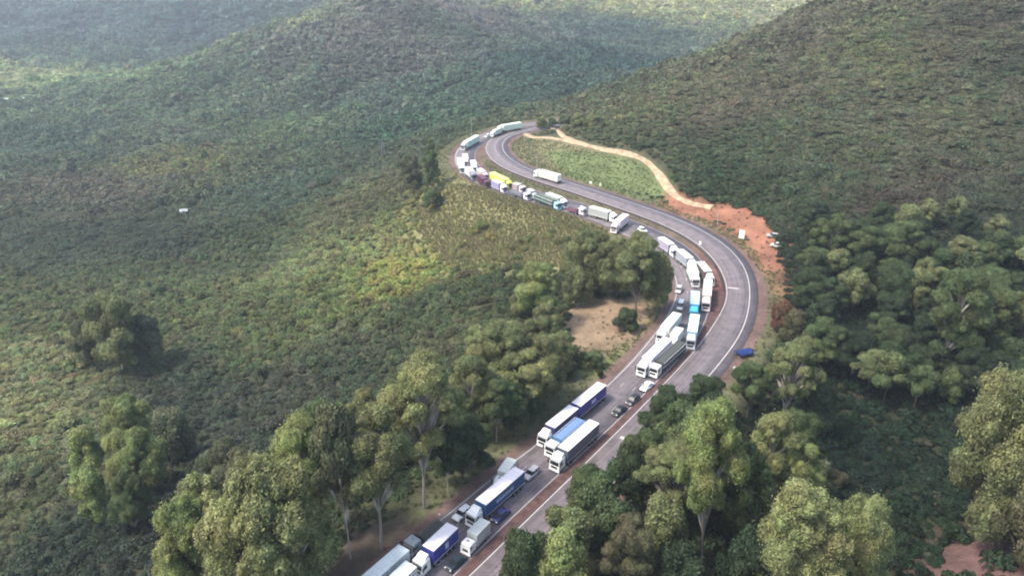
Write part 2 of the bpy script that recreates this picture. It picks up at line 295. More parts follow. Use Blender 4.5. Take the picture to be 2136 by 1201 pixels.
hf = nd(nt, 'ShaderNodeMath', operation='MULTIPLY'); hf.inputs[1].default_value = .5; L(ad.outputs[0], hf.inputs[0]); L(hf.outputs[0], cr.inputs[0]); L(cr.outputs[0], p.inputs['Base Color'])
ASPH = m
def strip(name, C, N, a, b, z0, z1, mat, uv=False, z2=None):
    """strip between lateral offsets a and b (arrays or scalars) along centre line C, top at z0, with skirts down to z1"""
    n = len(C); a = np.broadcast_to(a, n); b = np.broadcast_to(b, n); zt = np.broadcast_to(z0, n); zb = np.broadcast_to(z1, n)
    PL = C+N*a[:, None]; PR = C+N*b[:, None]
    V = np.concatenate([np.c_[PL, zt], np.c_[PR, zt], np.c_[PL, zb], np.c_[PR, zb]]); i = np.arange(n-1)
    Fq = np.concatenate([np.stack([i, i+n, i+n+1, i+1], 1), np.stack([i+n, i+3*n, i+3*n+1, i+n+1], 1), np.stack([i+2*n, i, i+1, i+2*n+1], 1)])
    me = mesh_np(name, V, Fq)
    if uv:
        l = me.uv_layers.new(name='along'); s = np.arange(n)*2.0; U = np.concatenate([np.c_[s, a], np.c_[s, b], np.c_[s, a], np.c_[s, b]])
        vi = np.empty(len(me.loops), dtype=np.int32); me.loops.foreach_get('vertex_index', vi); l.data.foreach_set('uv', U[vi].astype(np.float32).ravel())
    return link(name, me, mat)
tag(strip('road', QC, QN, -QW, QW, 0.0, -.5, ASPH, True), kind='structure', label='three lane carriageway filled with the queue of trucks')
tag(strip('road', UC, UN, -UW, UW, 0.0, -.5, ASPH, True), kind='structure', label='nearly empty carriageway curving beside the queue')
line_w = paint((.48, .45, .43), .8, 0, .9, 3)
def multi(name, pieces, mat):           # several strips of one painted marking
    Vs, Fs, o = [], [], 0
    for C, N, a, b, z in pieces:
        n = len(C)
        if n < 2: continue
        a = np.broadcast_to(a, n); b = np.broadcast_to(b, n); Vs.append(np.concatenate([np.c_[C+N*a[:, None], np.full(n, z)], np.c_[C+N*b[:, None], np.full(n, z)]]))
        i = np.arange(n-1)+o; Fs.append(np.stack([i, i+n, i+n+1, i+1], 1)); o += 2*n
    return link(name, mesh_np(name, np.concatenate(Vs), np.concatenate(Fs)), mat)
def dashes(C, N, off, on, gap, w, z):
    return [(C[i:i+on+1], N[i:i+on+1], (off if np.isscalar(off) else off[i:i+on+1])-w/2, (off if np.isscalar(off) else off[i:i+on+1])+w/2, z) for i in range(0, len(C)-on-1, on+gap)]
tag(multi('road_marking', [(QC, QN, -QW+.45, -QW+.65, .004), (QC, QN, QW-.35, QW-.2, .004)]+dashes(QC, QN, -QW/3, 1, 4, .12, .004)+dashes(QC, QN, QW/3, 1, 4, .12, .004), line_w), kind='structure', label='white edge lines and lane dashes under the queue')
uo = UW*.12
tag(multi('road_marking', [(UC, UN, -UW+.22, -UW+.42, .004), (UC, UN, UW-2.6, UW-2.35, .004)]+dashes(UC[120:], UN[120:], -.75, 3, 1, .15, .004), line_w), kind='structure', label='white edge lines and dashes of the free carriageway')
def near_i(C, x, y): return int(np.argmin((C[:, 0]-x)**2+(C[:, 1]-y)**2))
def cross_mark(px, py, half_len, a, b):
    i = near_i(UC, *at(px, py)); j0, j1 = UC[i]-UT[i]*half_len, UC[i]+UT[i]*half_len
    return (np.array([j0, j1]), np.array([UN[i], UN[i]]), a, b, .008)
tag(multi('road_marking', [cross_mark(1525, 602, .35, -4.2, -.9), cross_mark(1300, 912, .5, -3.5, 2.4), cross_mark(1303, 906, .45, .2, 3.0)], line_w), kind='structure', label='white bars painted across the free carriageway')
conc = paint((.13, .07, .06), .85, 0, .5)
iq = near_i(QC, *at(1470, 545))
def fence_line(C, N, off, i0, i1): return C[i0:i1]+N[i0:i1]*(off[i0:i1] if not np.isscalar(off) else off)[..., None] if not np.isscalar(off) else C[i0:i1]+N[i0:i1]*off
tag(strip('kerb', QC[:iq], QN[:iq], QW[:iq]+.02, QW[:iq]+.19, .13, -.3, conc), kind='structure', label='low concrete kerb between queue and red median')
iu = near_i(UC, *at(1500, 650))
tag(strip('kerb', UC[:iu], UN[:iu], -UW[:iu]-.19, -UW[:iu]-.02, .13, -.3, conc), kind='structure', label='low concrete kerb of the free carriageway')
mi = np.array([near_i(UC, *p_) for p_ in QC]); gapv = (UC[mi]-UN[mi]*UW[mi][:, None])-(QC+QN*QW[:, None]); gl = np.linalg.norm(gapv, axis=1)
ie = 20+int(np.argmax(gl[20:] > 4.2))
PA = (QC+QN*(QW[:, None]+.20))[:ie]; PB = (UC[mi]-UN[mi]*(UW[mi][:, None]+.20))[:ie]; Vm = np.concatenate([np.c_[PA, np.full(ie, .10)], np.c_[(PA+PB)/2, np.full(ie, .22)], np.c_[PB, np.full(ie, .10)]]); i_ = np.arange(ie-1)
md_, nt, p = nodes_mat('median_soil'); L = nt.links.new; p.inputs['Roughness'].default_value = .95
geo = nd(nt, 'ShaderNodeNewGeometry'); nz = nd(nt, 'ShaderNodeTexNoise'); nz.inputs['Scale'].default_value = .7; nz.inputs['Detail'].default_value = 7; L(geo.outputs['Position'], nz.inputs[0])
cr = nd(nt, 'ShaderNodeValToRGB'); cr.color_ramp.elements[0].position = .35; cr.color_ramp.elements[1].position = .68; cr.color_ramp.elements[0].color = (.050, .024, .022, 1); cr.color_ramp.elements[1].color = (.115, .060, .052, 1); L(nz.outputs[0], cr.inputs[0]); L(cr.outputs[0], p.inputs['Base Color'])
tag(link('median_strip', mesh_np('median_strip', Vm, np.concatenate([np.stack([i_+k*ie, i_+(k+1)*ie, i_+(k+1)*ie+1, i_+k*ie+1], 1) for k in (0, 1)])), md_), kind='structure', label='narrow red soil median between the two carriageways')
g0, g1 = near_i(UC, *at(1512, 640)), near_i(UC, *at(1022, 332))
tag(strip('gutter', UC[g0:g1], UN[g0:g1], -UW[g0:g1]-1.0, -UW[g0:g1]-.25, .03, -.4, paint((.022, .019, .017), .9, 0, .6)), kind='structure', label='dark strip along the median edge of the free carriageway')  # plain dark strip laid along the edge
# dirt tracks
m, nt, p = nodes_mat('track_soil'); L = nt.links.new; p.inputs['Roughness'].default_value = .95
geo = nd(nt, 'ShaderNodeNewGeometry'); nz = nd(nt, 'ShaderNodeTexNoise'); nz.inputs['Scale'].default_value = .5; nz.inputs['Detail'].default_value = 6; L(geo.outputs['Position'], nz.inputs[0])
cr = nd(nt, 'ShaderNodeValToRGB'); cr.color_ramp.elements[0].position = .35; cr.color_ramp.elements[1].position = .65; cr.color_ramp.elements[0].color = (.22, .15, .09, 1); cr.color_ramp.elements[1].color = (.40, .30, .19, 1)
L(nz.outputs[0], cr.inputs[0]); L(cr.outputs[0], p.inputs['Base Color']); SOIL = m
for T, w, lb in ((TRACK, 1.5, 'pale dirt track winding down to the red soil'), (TRACK2, 1.2, 'short pale spur joining the dirt track')):
    C = box_smooth(resample(catmull(T, 8), 1.0), 4, 4); Tg = np.gradient(C, axis=0); Tg /= np.linalg.norm(Tg, axis=1)[:, None]; N = np.stack([Tg[:, 1], -Tg[:, 0]], 1)
    ww = w*(1+.18*np.sin(np.arange(len(C))*.17)+.06*np.sin(np.arange(len(C))*.5)); rows = []
    Vv = []; K = 5
    for k in range(K):
        q = C+N*(ww*(2*k/(K-1)-1))[:, None]; Vv.append(np.c_[q, gridi(HG, q[:, 0], q[:, 1])+(.10 if k in (0, K-1) else .34)])
    n = len(C); i = np.arange(n-1); Fq = np.concatenate([np.stack([i+k*n, i+(k+1)*n, i+(k+1)*n+1, i+k*n+1], 1) for k in range(K-1)])
    tag(link('dirt_track', mesh_np('dirt_track', np.concatenate(Vv), Fq), SOIL), kind='structure', label=lb)
# ---------------------------------------------------------------- foliage meshes
def leaves(centers, radii, n, size, rng, jit=.75, squash=1.0, under=-.35, aspect=1.9, flat=1.0, lvr=.3):
    """leaf quads near the surface of many lobes"""
    centers = np.array(centers); radii = np.array(radii); pr = radii**2/np.sum(radii**2)
    k = rng.choice(len(radii), n, p=pr); d = rng.normal(size=(n, 3)); d /= np.linalg.norm(d, axis=1)[:, None]
    fl = d[:, 2] < under; d[fl, 2] *= -1
    wisp = np.where(rng.random(n) < .08, rng.uniform(1.05, 1.45, n), 1)
    rr = wisp*radii[k]*(rng.uniform(.45, 1.0, n)**.5)*rng.uniform(.9, 1.12, n)
    c = centers[k]+d*rr[:, None]*np.array([1, 1, squash])
    nrm = d+rng.normal(size=(n, 3))*jit; nrm /= np.linalg.norm(nrm, axis=1)[:, None]
    t = np.cross(nrm, rng.normal(size=(n, 3))); t /= np.linalg.norm(t, axis=1)[:, None]; b = np.cross(nrm, t)
    s = size*rng.uniform(.6, 1.4, n)[:, None]; t = t*s*.5*aspect**.5; b = b*s*.5/aspect**.5; fl3 = np.array([1, 1, flat]); t = t*fl3; b = b*fl3
    V = np.stack([c-t-b*.3, c+b, c+t-b*.1, c-b], 1).reshape(-1, 3); F = np.arange(4*n).reshape(n, 4)
    me = mesh_np('crown', V, F); a = me.attributes.new('lv', 'FLOAT', 'POINT')
    lobe_tone = rng.uniform(.72, 1.25, len(radii))[k]
    a.data.foreach_set('value', np.repeat(rng.uniform(1-lvr, 1+lvr, n)*lobe_tone, 4).astype(np.float32)); return me
def core(centers, radii, rng): pass
def tube(bm, pts, rad, seg=7):
    prev = None
    for i, (p_, r) in enumerate(zip(pts, rad)):
        p_ = Vector(p_); d = (Vector(pts[min(i+1, len(pts)-1)])-Vector(pts[max(i-1, 0)])).normalized()
        x = d.orthogonal().normalized(); y = d.cross(x); ring = [bm.verts.new(p_+x*r*math.cos(2*PI*k/seg)+y*r*math.sin(2*PI*k/seg)) for k in range(seg)]
        if prev:
            best = min(range(seg), key=lambda s: (ring[s].co-prev[0].co).length)
            ring = ring[best:]+ring[:best]
            for k in range(seg): bm.faces.new([prev[k], prev[(k+1) % seg], ring[(k+1) % seg], ring[k]])
        prev = ring
    bm.faces.new(prev)
def to_mesh(bm, name, sm=True):
    bmesh.ops.recalc_face_normals(bm, faces=bm.faces); me = bpy.data.meshes.new(name); bm.to_mesh(me); bm.free()
    if sm: me.shade_smooth()
    return me
def tree_proto(seed, style, big=False):
    """unit tree: height 1, crown half width 1 in x/y (scaled separately), crown from z=cb to 1"""
    rng = np.random.default_rng(seed); cs, rs = [], []
    if style == 'gum':          # tall, clumpy, high crown
        cb = .36; n = 19 if big else 16
        for i in range(n):
            f = (i+.5)/n; z = cb+.08+(.86-cb)*f; R = .78*math.sin(PI*min(1, (f*.82+.16)))**.7
            a = i*2.4+rng.uniform(-.5, .5); r = R*rng.uniform(.35, .95); cs.append((r*math.cos(a), r*math.sin(a), z+rng.uniform(-.03, .03))); rs.append(rng.uniform(.22, .40))
        cs.append((rng.uniform(-.2, .2), rng.uniform(-.2, .2), .9)); rs.append(.28)
        squash = .30
    elif style == 'round':
        cb = .12; n = 18 if big else 15
        for i in range(n):
            f = (i+.5)/n; z = cb+.1+.62*f; R = .8*math.sqrt(max(.05, 1-(f*.95)**2)); a = i*2.4+rng.uniform(-.4, .4); r = R*rng.uniform(.45, 1)
            cs.append((r*math.cos(a), r*math.sin(a), z)); rs.append(rng.uniform(.28, .42))
        cs.append((0, 0, .80)); rs.append(.34); squash = .42
    else:                       # 'cone': narrow upright crown
        cb = .15; n = 20
        for i in range(n):
            f = (i+.5)/n; z = cb+.05+.72*f; R = .75*(1-f)**.6; a = i*2.4; r = R*rng.uniform(.3, .9)
            cs.append((r*math.cos(a), r*math.sin(a), z)); rs.append(rng.uniform(.22, .36)*(1.15-f*.5))
        cs.append((0, 0, .9)); rs.append(.2); squash = .26
    if big:
        c2, r2 = [], []
        rs = [q_*.8 for q_ in rs]
        for c_, r_ in zip(list(cs), list(rs)):
          for q in range(5): d_ = rng.normal(size=3); d_ /= np.linalg.norm(d_); d_[2] = abs(d_[2])*.9-.2; c2.append((c_[0]+d_[0]*r_*1.0, c_[1]+d_[1]*r_*1.0, c_[2]+d_[2]*r_*1.0*squash)); r2.append(r_*rng.uniform(.3, .5))
        cs += c2; rs += r2
    nleaf = 105000 if big else 19000
    me = leaves(cs, rs, nleaf, .031 if big else .075, rng, jit=.5, squash=squash, under=-.6, flat=squash)
    # flatten leaf vertical size: crown is scaled (half width, half width, height); keep leaves roughly square by squashing z
    bm = bmesh.new(); k = .022
    zt = .93; tube(bm, [(0, 0, -.03), (.03, .0, .2), (-.02, .03, .45), (.02, 0, .7), (0, 0, zt)], [k*3.2, k*2.5, k*1.9, k*1.1, k*.3])
    for c, r in list(zip(cs, rs))[::2]:
        z0 = max(.25 if style == 'gum' else .1, c[2]-.22); tube(bm, [(0, 0, z0), (c[0]*.7, c[1]*.7, z0+(c[2]-z0)*.55), (c[0]*1.5, c[1]*1.5, c[2]+.02)], [k*1.3, k*.9, k*.3], 5)
    return me, to_mesh(bm, 'trunk')
PROT = {('gum', i): tree_proto(10+i, 'gum') for i in range(4)}
PROT.update({('round', i): tree_proto(30+i, 'round') for i in range(4)})
PROT.update({(st+'L', i): tree_proto(70+i, st, True) for i in range(3) for st in ('gum', 'round')})
PROT.update({('cone', i): tree_proto(50+i, 'cone') for i in range(3)})
TINT = {'bright': (.225, .260, .095), 'yellow': (.245, .258, .108), 'olive': (.180, .198, .086), 'mid': (.105, .138, .056), 'dark': (.064, .090, .040), 'deep': (.040, .060, .030), 'brown': (.125, .120, .062), 'grey': (.130, .145, .078), 'rust': (.14, .075, .045)}  # bright, yellow and olive are lightened: sunlight painted into the crown colour
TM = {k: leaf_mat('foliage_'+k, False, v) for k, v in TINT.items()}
MV = {}
def proto_mesh(st, i, tint, pale):
    key = (st, i, tint, pale)
    if key not in MV:
        a, b = PROT[(st, i)]; a = a.copy(); b = b.copy(); a.materials.clear(); b.materials.clear(); a.materials.append(TM[tint]); b.materials.append(bark_pale if pale else bark_dark); MV[key] = (a, b)
    return MV[key]
TREEPOS = []
def tree(kind, label, style, tint, bx, by, ty, wpx, name='tree', group=None, cat='tree', pale=False):
    x, y = hit(bx, by); g = hz(x, y); slant = math.hypot(y, CAM_H-g); r = wpx/2/FPX*(y*math.cos(PITCH)+(CAM_H-g)*math.sin(PITCH))
    zt = z_at(ty, y-r*.35); hgt = max(zt-g, r*.7); i = kind % (3 if style == 'cone' else 4)
    if r > 5.5 and style != 'cone': style += 'L'; i = kind % 3
    t = thing(name, label, cat, (x, y, g-.1), random.uniform(0, 6.28), group); a, b = proto_mesh(style, i, tint, pale)
    c = link('crown', a, None, t); tr = link('trunk', b, None, t)
    for o in (c, tr): o.scale = (r, r, hgt)
    sx, sy = random.uniform(.85, 1.15), random.uniform(.85, 1.15); c.scale = (r*sx, r*sy, hgt); t.rotation_euler = (random.gauss(0, .04), random.gauss(0, .04), t.rotation_euler[2])
    tw = min(r, hgt*.38)*.5; tr.scale = (tw, tw, hgt)
    TREEPOS.append((x, y, r)); return t
# kind, label, style, tint, base x, base y, top y, crown width (as seen), pale bark, group
ROWS = [
 # row of gums along the left edge of the queue
 ('tall yellow-green gum with a bare pale trunk left of the blue curtain truck','gum','yellow',885,1062,775,160,1),
 ('broad olive gum with one white trunk left of the blue box truck','gum','olive',797,1148,868,170,1),
 ('slim grey-green gum on two crooked white trunks between two broad gums','gum','grey',732,1168,855,110,1),
 ('bright green gum rising behind the big yellowish crown at the bottom','gum','bright',664,1150,892,130,1),
 ('huge yellowish leaning crown at the bottom edge left of the white trailer','round','yellow',590,1290,975,250,1),
 ('pale green crown at the bottom edge, left neighbour of the huge yellowish crown','round','bright',410,1275,1045,150,0),
 ('small light gum squeezed between the pale crown and the grey bushy tree','gum','yellow',455,1190,1010,100,0),
 ('grey bushy tree behind the huge yellowish crown','round','grey',480,1060,935,110,0),
 ('brownish bushy tree touching the bright green gum','round','brown',525,1080,950,90,0),
 ('dark rounded tree above the white pickup, beside the carriageway','round','dark',965,1000,872,105,0),
 ('dark slim tree behind the olive gum near the queue','gum','dark',935,1030,885,80,1),
 ('dim green gum behind the slim grey-green gum','gum','mid',668,1030,848,110,1),
 ('olive gum right behind the tall yellow-green gum','gum','olive',985,930,762,110,1),
 ('yellow-green gum left of the red and blue double trailer','gum','yellow',1095,870,735,110,1),
 ('leafy gum with a pointed top above the double trailer truck','gum','olive',1052,860,675,120,1),
 ('bushy olive tree beside the leafy gum above the double trailer','round','olive',1130,850,700,100,0),
 ('dark low tree against the kerb just left of the double trailer truck','round','dark',1080,900,800,100,0),
 ('shaded gum standing over the verge left of the trio of trucks','gum','mid',1035,925,800,90,1),
 ('light green rounded tree on the verge below the dark grove','gum','bright',1118,695,560,92,0),
 ('green gum between the light rounded tree and the leafy gum','gum','olive',1130,770,640,84,1),
 ('small olive tree at the corner of the bare clearing','round','olive',1165,790,700,76,0),
 ('dim green tree left of the tall yellow-green gum','gum','mid',840,960,800,90,1),
 # grove inside the bend
 ('large dark green tree at the left of the grove inside the bend','round','olive',1228,618,478,110,0),
 ('brown-green tree in the middle of the grove inside the bend','round','olive',1285,622,492,100,0),
 ('broad loose tree with a dark bare trunk beside the empty lane of the bend','gum','olive',1325,668,498,125,0),
 ('olive tree leaning towards the road at the right of the grove','round','olive',1370,650,530,76,0),
 ('low dark bush at the foot of the loose tree on the clearing','round','dark',1305,690,648,64,0),
 ('small dark bush at the front of the clearing','round','mid',1240,765,735,44,0),
 ('round dark bush alone on the verge above the blue trailer','round','deep',1252,787,772,16,0),
 # left slope
 ('dark upright tree left of the far bend','cone','mid',905,405,283,58,0),
 ('low dark tree beside the dark upright tree','round','grey',862,400,318,66,0),
 ('bushy green tree below the dark upright tree','round','mid',905,440,392,50,0),
 ('wide lonely gum with pale stems on the left slope','round','olive',258,775,612,150,1),
 ('brownish tree leaning on the lonely gum of the left slope','round','grey',195,760,640,80,0),
 ('low olive tree at the right foot of the lonely gum','round','grey',318,760,660,80,0),
 ('bright green crown at the top of the clump on the lower left slope','round','bright',285,960,832,130,0),
 ('narrow bright crown at the left of the clump on the lower left slope','gum','bright',215,1040,905,80,0),
 ('plump bright crown at the centre of the clump on the lower left slope','round','bright',300,1040,900,110,0),
 ('dark crown at the foot of the clump on the lower left slope','round','mid',285,1110,985,110,0),
 ('pale low crown at the bottom of the clump on the lower left slope','round','bright',205,1090,985,76,0),
 ('dull green crown right of the clump on the lower left slope','round','grey',375,960,855,90,0),
 # right of the free carriageway
 ('tall light gum with a long white trunk below the red median','gum','bright',1462,1195,842,150,1),
 ('yellow-green gum right of the tall light gum with white trunk','gum','yellow',1585,1090,868,120,1),
 ('light ridge-like gum behind the big sunlit gum','gum','bright',1640,1100,925,110,1),
 ('big sunlit yellow gum at the bottom right of the carriageway','gum','yellow',1640,1330,1030,165,1),
 ('plump yellow-green gum right of the big sunlit gum','round','yellow',1765,1290,1055,150,0),
 ('small sunlit crown at the bottom edge left of the big sunlit gum','round','bright',1590,1290,1150,90,0),
 ('dark leafy tree hanging over the free carriageway near its painted bar','round','dark',1385,930,815,110,0),
 ('dark round tree at the edge where the carriageway leaves the wood','round','dark',1462,880,788,100,0),
 ('dark bushy tree below the painted bar of the free carriageway','round','mid',1345,1030,900,100,0),
 ('green gum standing behind the dark leafy tree by the road','gum','mid',1410,1030,860,90,0),
 ('olive gum in front of the tall light gum','gum','olive',1388,1120,945,130,0),
 ('mid green tree nearest the white edge line on the right side','round','mid',1222,1110,985,110,0),
 ('brown-tinged crown at the bottom edge beside the long white trunk','gum','brown',1300,1270,1098,120,0),
 ('yellow-green crown cut by the bottom edge right of the road','round','bright',1165,1290,1142,120,0),
 ('dark crown at the bottom edge next to the red kerb','round','dark',1098,1260,1110,100,0),
 ('dark crown between the brown-tinged crown and the road','round','dark',1270,1180,1055,110,0),
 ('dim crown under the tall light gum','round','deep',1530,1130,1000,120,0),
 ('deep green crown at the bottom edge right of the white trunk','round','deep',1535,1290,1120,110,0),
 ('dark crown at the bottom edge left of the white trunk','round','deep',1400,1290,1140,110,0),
 ('pale green upright gum below the blue tarpaulin','gum','olive',1625,900,722,105,1),
 ('dark green tree left of the pale upright gum','gum','mid',1555,880,765,90,0),
 ('dark tree between the pale upright gum and the valley','round','dark',1690,905,800,90,0),
 ('brown dry bush in the dark hollow','round','brown',1735,1020,985,60,0),
 ('dull tree in the dark hollow beside the light ridge-like gum','round','grey',1700,1050,960,70,0),
 ('rust coloured bush beside the outer shoulder of the bend','round','rust',1622,690,632,60,0),
 ('second rust tinted bush just below the rust coloured one','round','brown',1652,720,650,66,0),
 ('dark rounded tree at the lower end of the red soil','round','dark',1680,650,560,86,0),
 ('mid green tree between rust bushes and the wood','round','mid',1705,765,668,110,0),
 ('dark crown beside the blue tarpaulin','round','dark',1620,790,720,70,0),
 ('mid green crown overhanging the free carriageway above its lowest bend','round','mid',1236,1135,1008,125,0),
 ('olive crown overhanging the free carriageway near the bottom edge','gum','olive',1178,1215,1085,125,0),
 ('small dark crown at the bottom edge overhanging the edge line','round','dark',1085,1290,1150,100,0),
 ('dark crown overhanging the road below the painted bar','round','dark',1305,1060,935,100,0),
 # wood on the right slope
 ('light topped gum just right of the parked cars on red soil','gum','mid',1732,560,452,80,1),
 ('dark gum behind the light topped gum near the parked cars','gum','dark',1680,520,440,70,0),
 ('upright gum in the upper edge of the right wood','gum','mid',1790,580,475,84,0),
 ('wide green crown in the upper middle of the right wood','gum','mid',1865,580,465,110,0),
 ('dark green crown below the wide green crown of the right wood','round','dark',1860,660,555,110,0),
 ('small pointed gum over the dark gap of the right wood','gum','olive',1775,665,570,76,0),
 ('olive crown at the upper right of the wood','gum','olive',1990,600,500,100,0),
 ('tall leafy gum in the centre of the right wood','gum','mid',1955,790,572,140,1),
 ('dark crown between the tall leafy gum and the hollow','round','dark',1855,800,690,120,0),
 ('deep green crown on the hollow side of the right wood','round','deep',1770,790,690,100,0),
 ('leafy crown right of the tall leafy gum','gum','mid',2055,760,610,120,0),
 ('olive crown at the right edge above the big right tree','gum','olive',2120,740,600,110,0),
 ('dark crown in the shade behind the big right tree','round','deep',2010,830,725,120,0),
 ('big yellow-brown tree at the right edge above the red bank','round','olive',2020,1120,758,235,0),
 ('yellow-brown crown cut by the right edge','gum','olive',2120,1060,770,150,0),
 ('brown lower crown at the foot of the big yellow-brown tree','round','brown',2085,1130,930,150,0),
 ('reddish crown hanging over the red bank','round','brown',2110,1180,1020,110,0),
]
for i, (lb, st, ti, bx, by, ty, w, pale) in enumerate(ROWS):
    nm = 'bush' if 'bush' in lb.split(' beside')[0] and w < 70 else 'gum_tree' if st == 'gum' else 'tree'
    grp = 'gums lining the queue' if i < 22 else 'trees of the grove inside the bend' if i < 29 else 'trees standing on the left slope' if i < 41 else 'trees right of the free carriageway' if i < 74 else 'trees of the right wood'
    tree(i, lb, st, ti, bx, by, ty, w*(1.18 if i < 22 else 1.18 if 41 <= i < 62 else 1), nm, grp, 'bush' if nm == 'bush' else 'tree', bool(pale))
# filler trees of the dense wood: nothing in the photograph tells these apart
fill = []
while len(fill) < 70:
    px, py = random.uniform(1690, 2230), random.uniform(470, 860)
    if py > 520+(px-1690)*.9 + 230 or py < 430+(px-1690)*.10: continue
    if all((px-a)**2+(py-b)**2*2 > 38**2 for a, b in fill): fill.append((px, py))
ANCH = [('light topped gum by the parked cars', 1732, 505), ('wide green crown of the upper wood', 1865, 520), ('small pointed gum over the dark gap', 1775, 615), ("olive crown in the wood's upper right", 1990, 550),
        ('tall leafy gum in the wood', 1955, 680), ('leafy crown beside the tall leafy gum', 2055, 685), ('big yellow-brown tree at the right', 2020, 900), ('olive crown at the right edge', 2120, 665),
        ('red soil beside the bend', 1610, 520), ('deep green crown beside the hollow', 1770, 735), ('rust coloured bush by the road', 1622, 660), ("dark tree at the red soil's lower end", 1680, 605)]
DIRS = ['right of', 'up and right of', 'above', 'up and left of', 'left of', 'down and left of', 'below', 'down and right of']
used = set()
for i, (px, py) in enumerate(fill):
    ti = random.choice(['mid', 'dark', 'dark', 'deep', 'olive']); hh = random.uniform(62, 95)*(.6+py/1600); w_ = random.uniform(60, 95)*(.5+py/1400)
    cyy = py-hh*.6; wd = {'mid': 'mid green', 'dark': 'dark green', 'deep': 'very dark', 'olive': 'olive'}[ti]; lab = None
    if px < 2136+w_*.4:
        for nm, ax, ay in sorted(ANCH, key=lambda a_: (a_[1]-px)**2+(a_[2]-cyy)**2):
            k_ = int(round(math.degrees(math.atan2(ay-cyy, px-ax))/45)) % 8; dist = math.hypot(px-ax, cyy-ay)
            c_ = ('just ' if dist < 75 else 'well ' if dist > 170 else '')+DIRS[k_]+' the '+nm
            if (wd, c_) not in used: lab = wd+' tree '+c_; used.add((wd, c_)); break
    random.random()
    if lab is None: continue                     # outside the photograph
    tree(i, lab, random.choice(['gum', 'round', 'gum']), ti, px, py, py-hh, w_, 'tree', 'dark trees filling the right wood', 'tree')

for i, (lb, st, ti, bx, by, ty, w) in enumerate([
 ('mid green crown filling the gap right of the long white trunk','gum','mid',1535,1180,930,120),
 ('olive crown between the brown-tinged crown and the long white trunk','round','olive',1375,1200,1050,120),
 ('green crown behind the yellow-green gum facing the hollow','round','mid',1640,1010,850,110),
 ('green crown between the road bar and the tall light gum','round','mid',1440,1000,880,110),
 ('low green crown at the bottom edge between two sunlit gums','round','mid',1700,1290,1150,110),
 ('olive tree at the left end of the tree clump where the road disappears','round','olive',1130,268,243,30),
 ('small tree in front of the vanishing road beside the dirt track','round','mid',1152,266,246,24),
 ('brownish tree above the start of the dirt track','round','grey',1178,267,238,34),
 ('round green tree on the crest right of the dirt track start','round','olive',1206,268,236,36),
 ('low olive tree on the crest, right end of the far clump','round','olive',1236,268,240,34),
 ('yellow-green tree in the belt left of the tall yellow-green gum','gum','olive',772,1010,830,110),
 ('sunlit tree in the belt behind the slim grey-green gum','round','bright',720,1000,850,90),
 ('green tree in the belt above the dark rounded tree','round','olive',900,930,800,100),
 ('pale crown in the belt between leafy gum and clearing','gum','yellow',1010,800,690,90),
 ('low green crown in the belt at the foot of the leafy gum','round','mid',1000,870,770,110),
 ('yellow-green crown above the light green rounded tree','round','olive',1095,660,590,60),
 ('dim crown at the left foot of the grove inside the bend','round','olive',1200,640,560,70)]):
    tree(i+1, lb, st, ti, bx, by, ty, w, 'tree', 'trees right of the free carriageway' if i < 5 else 'trees where the road disappears' if i < 10 else 'trees of the belt left of the queue', 'tree')
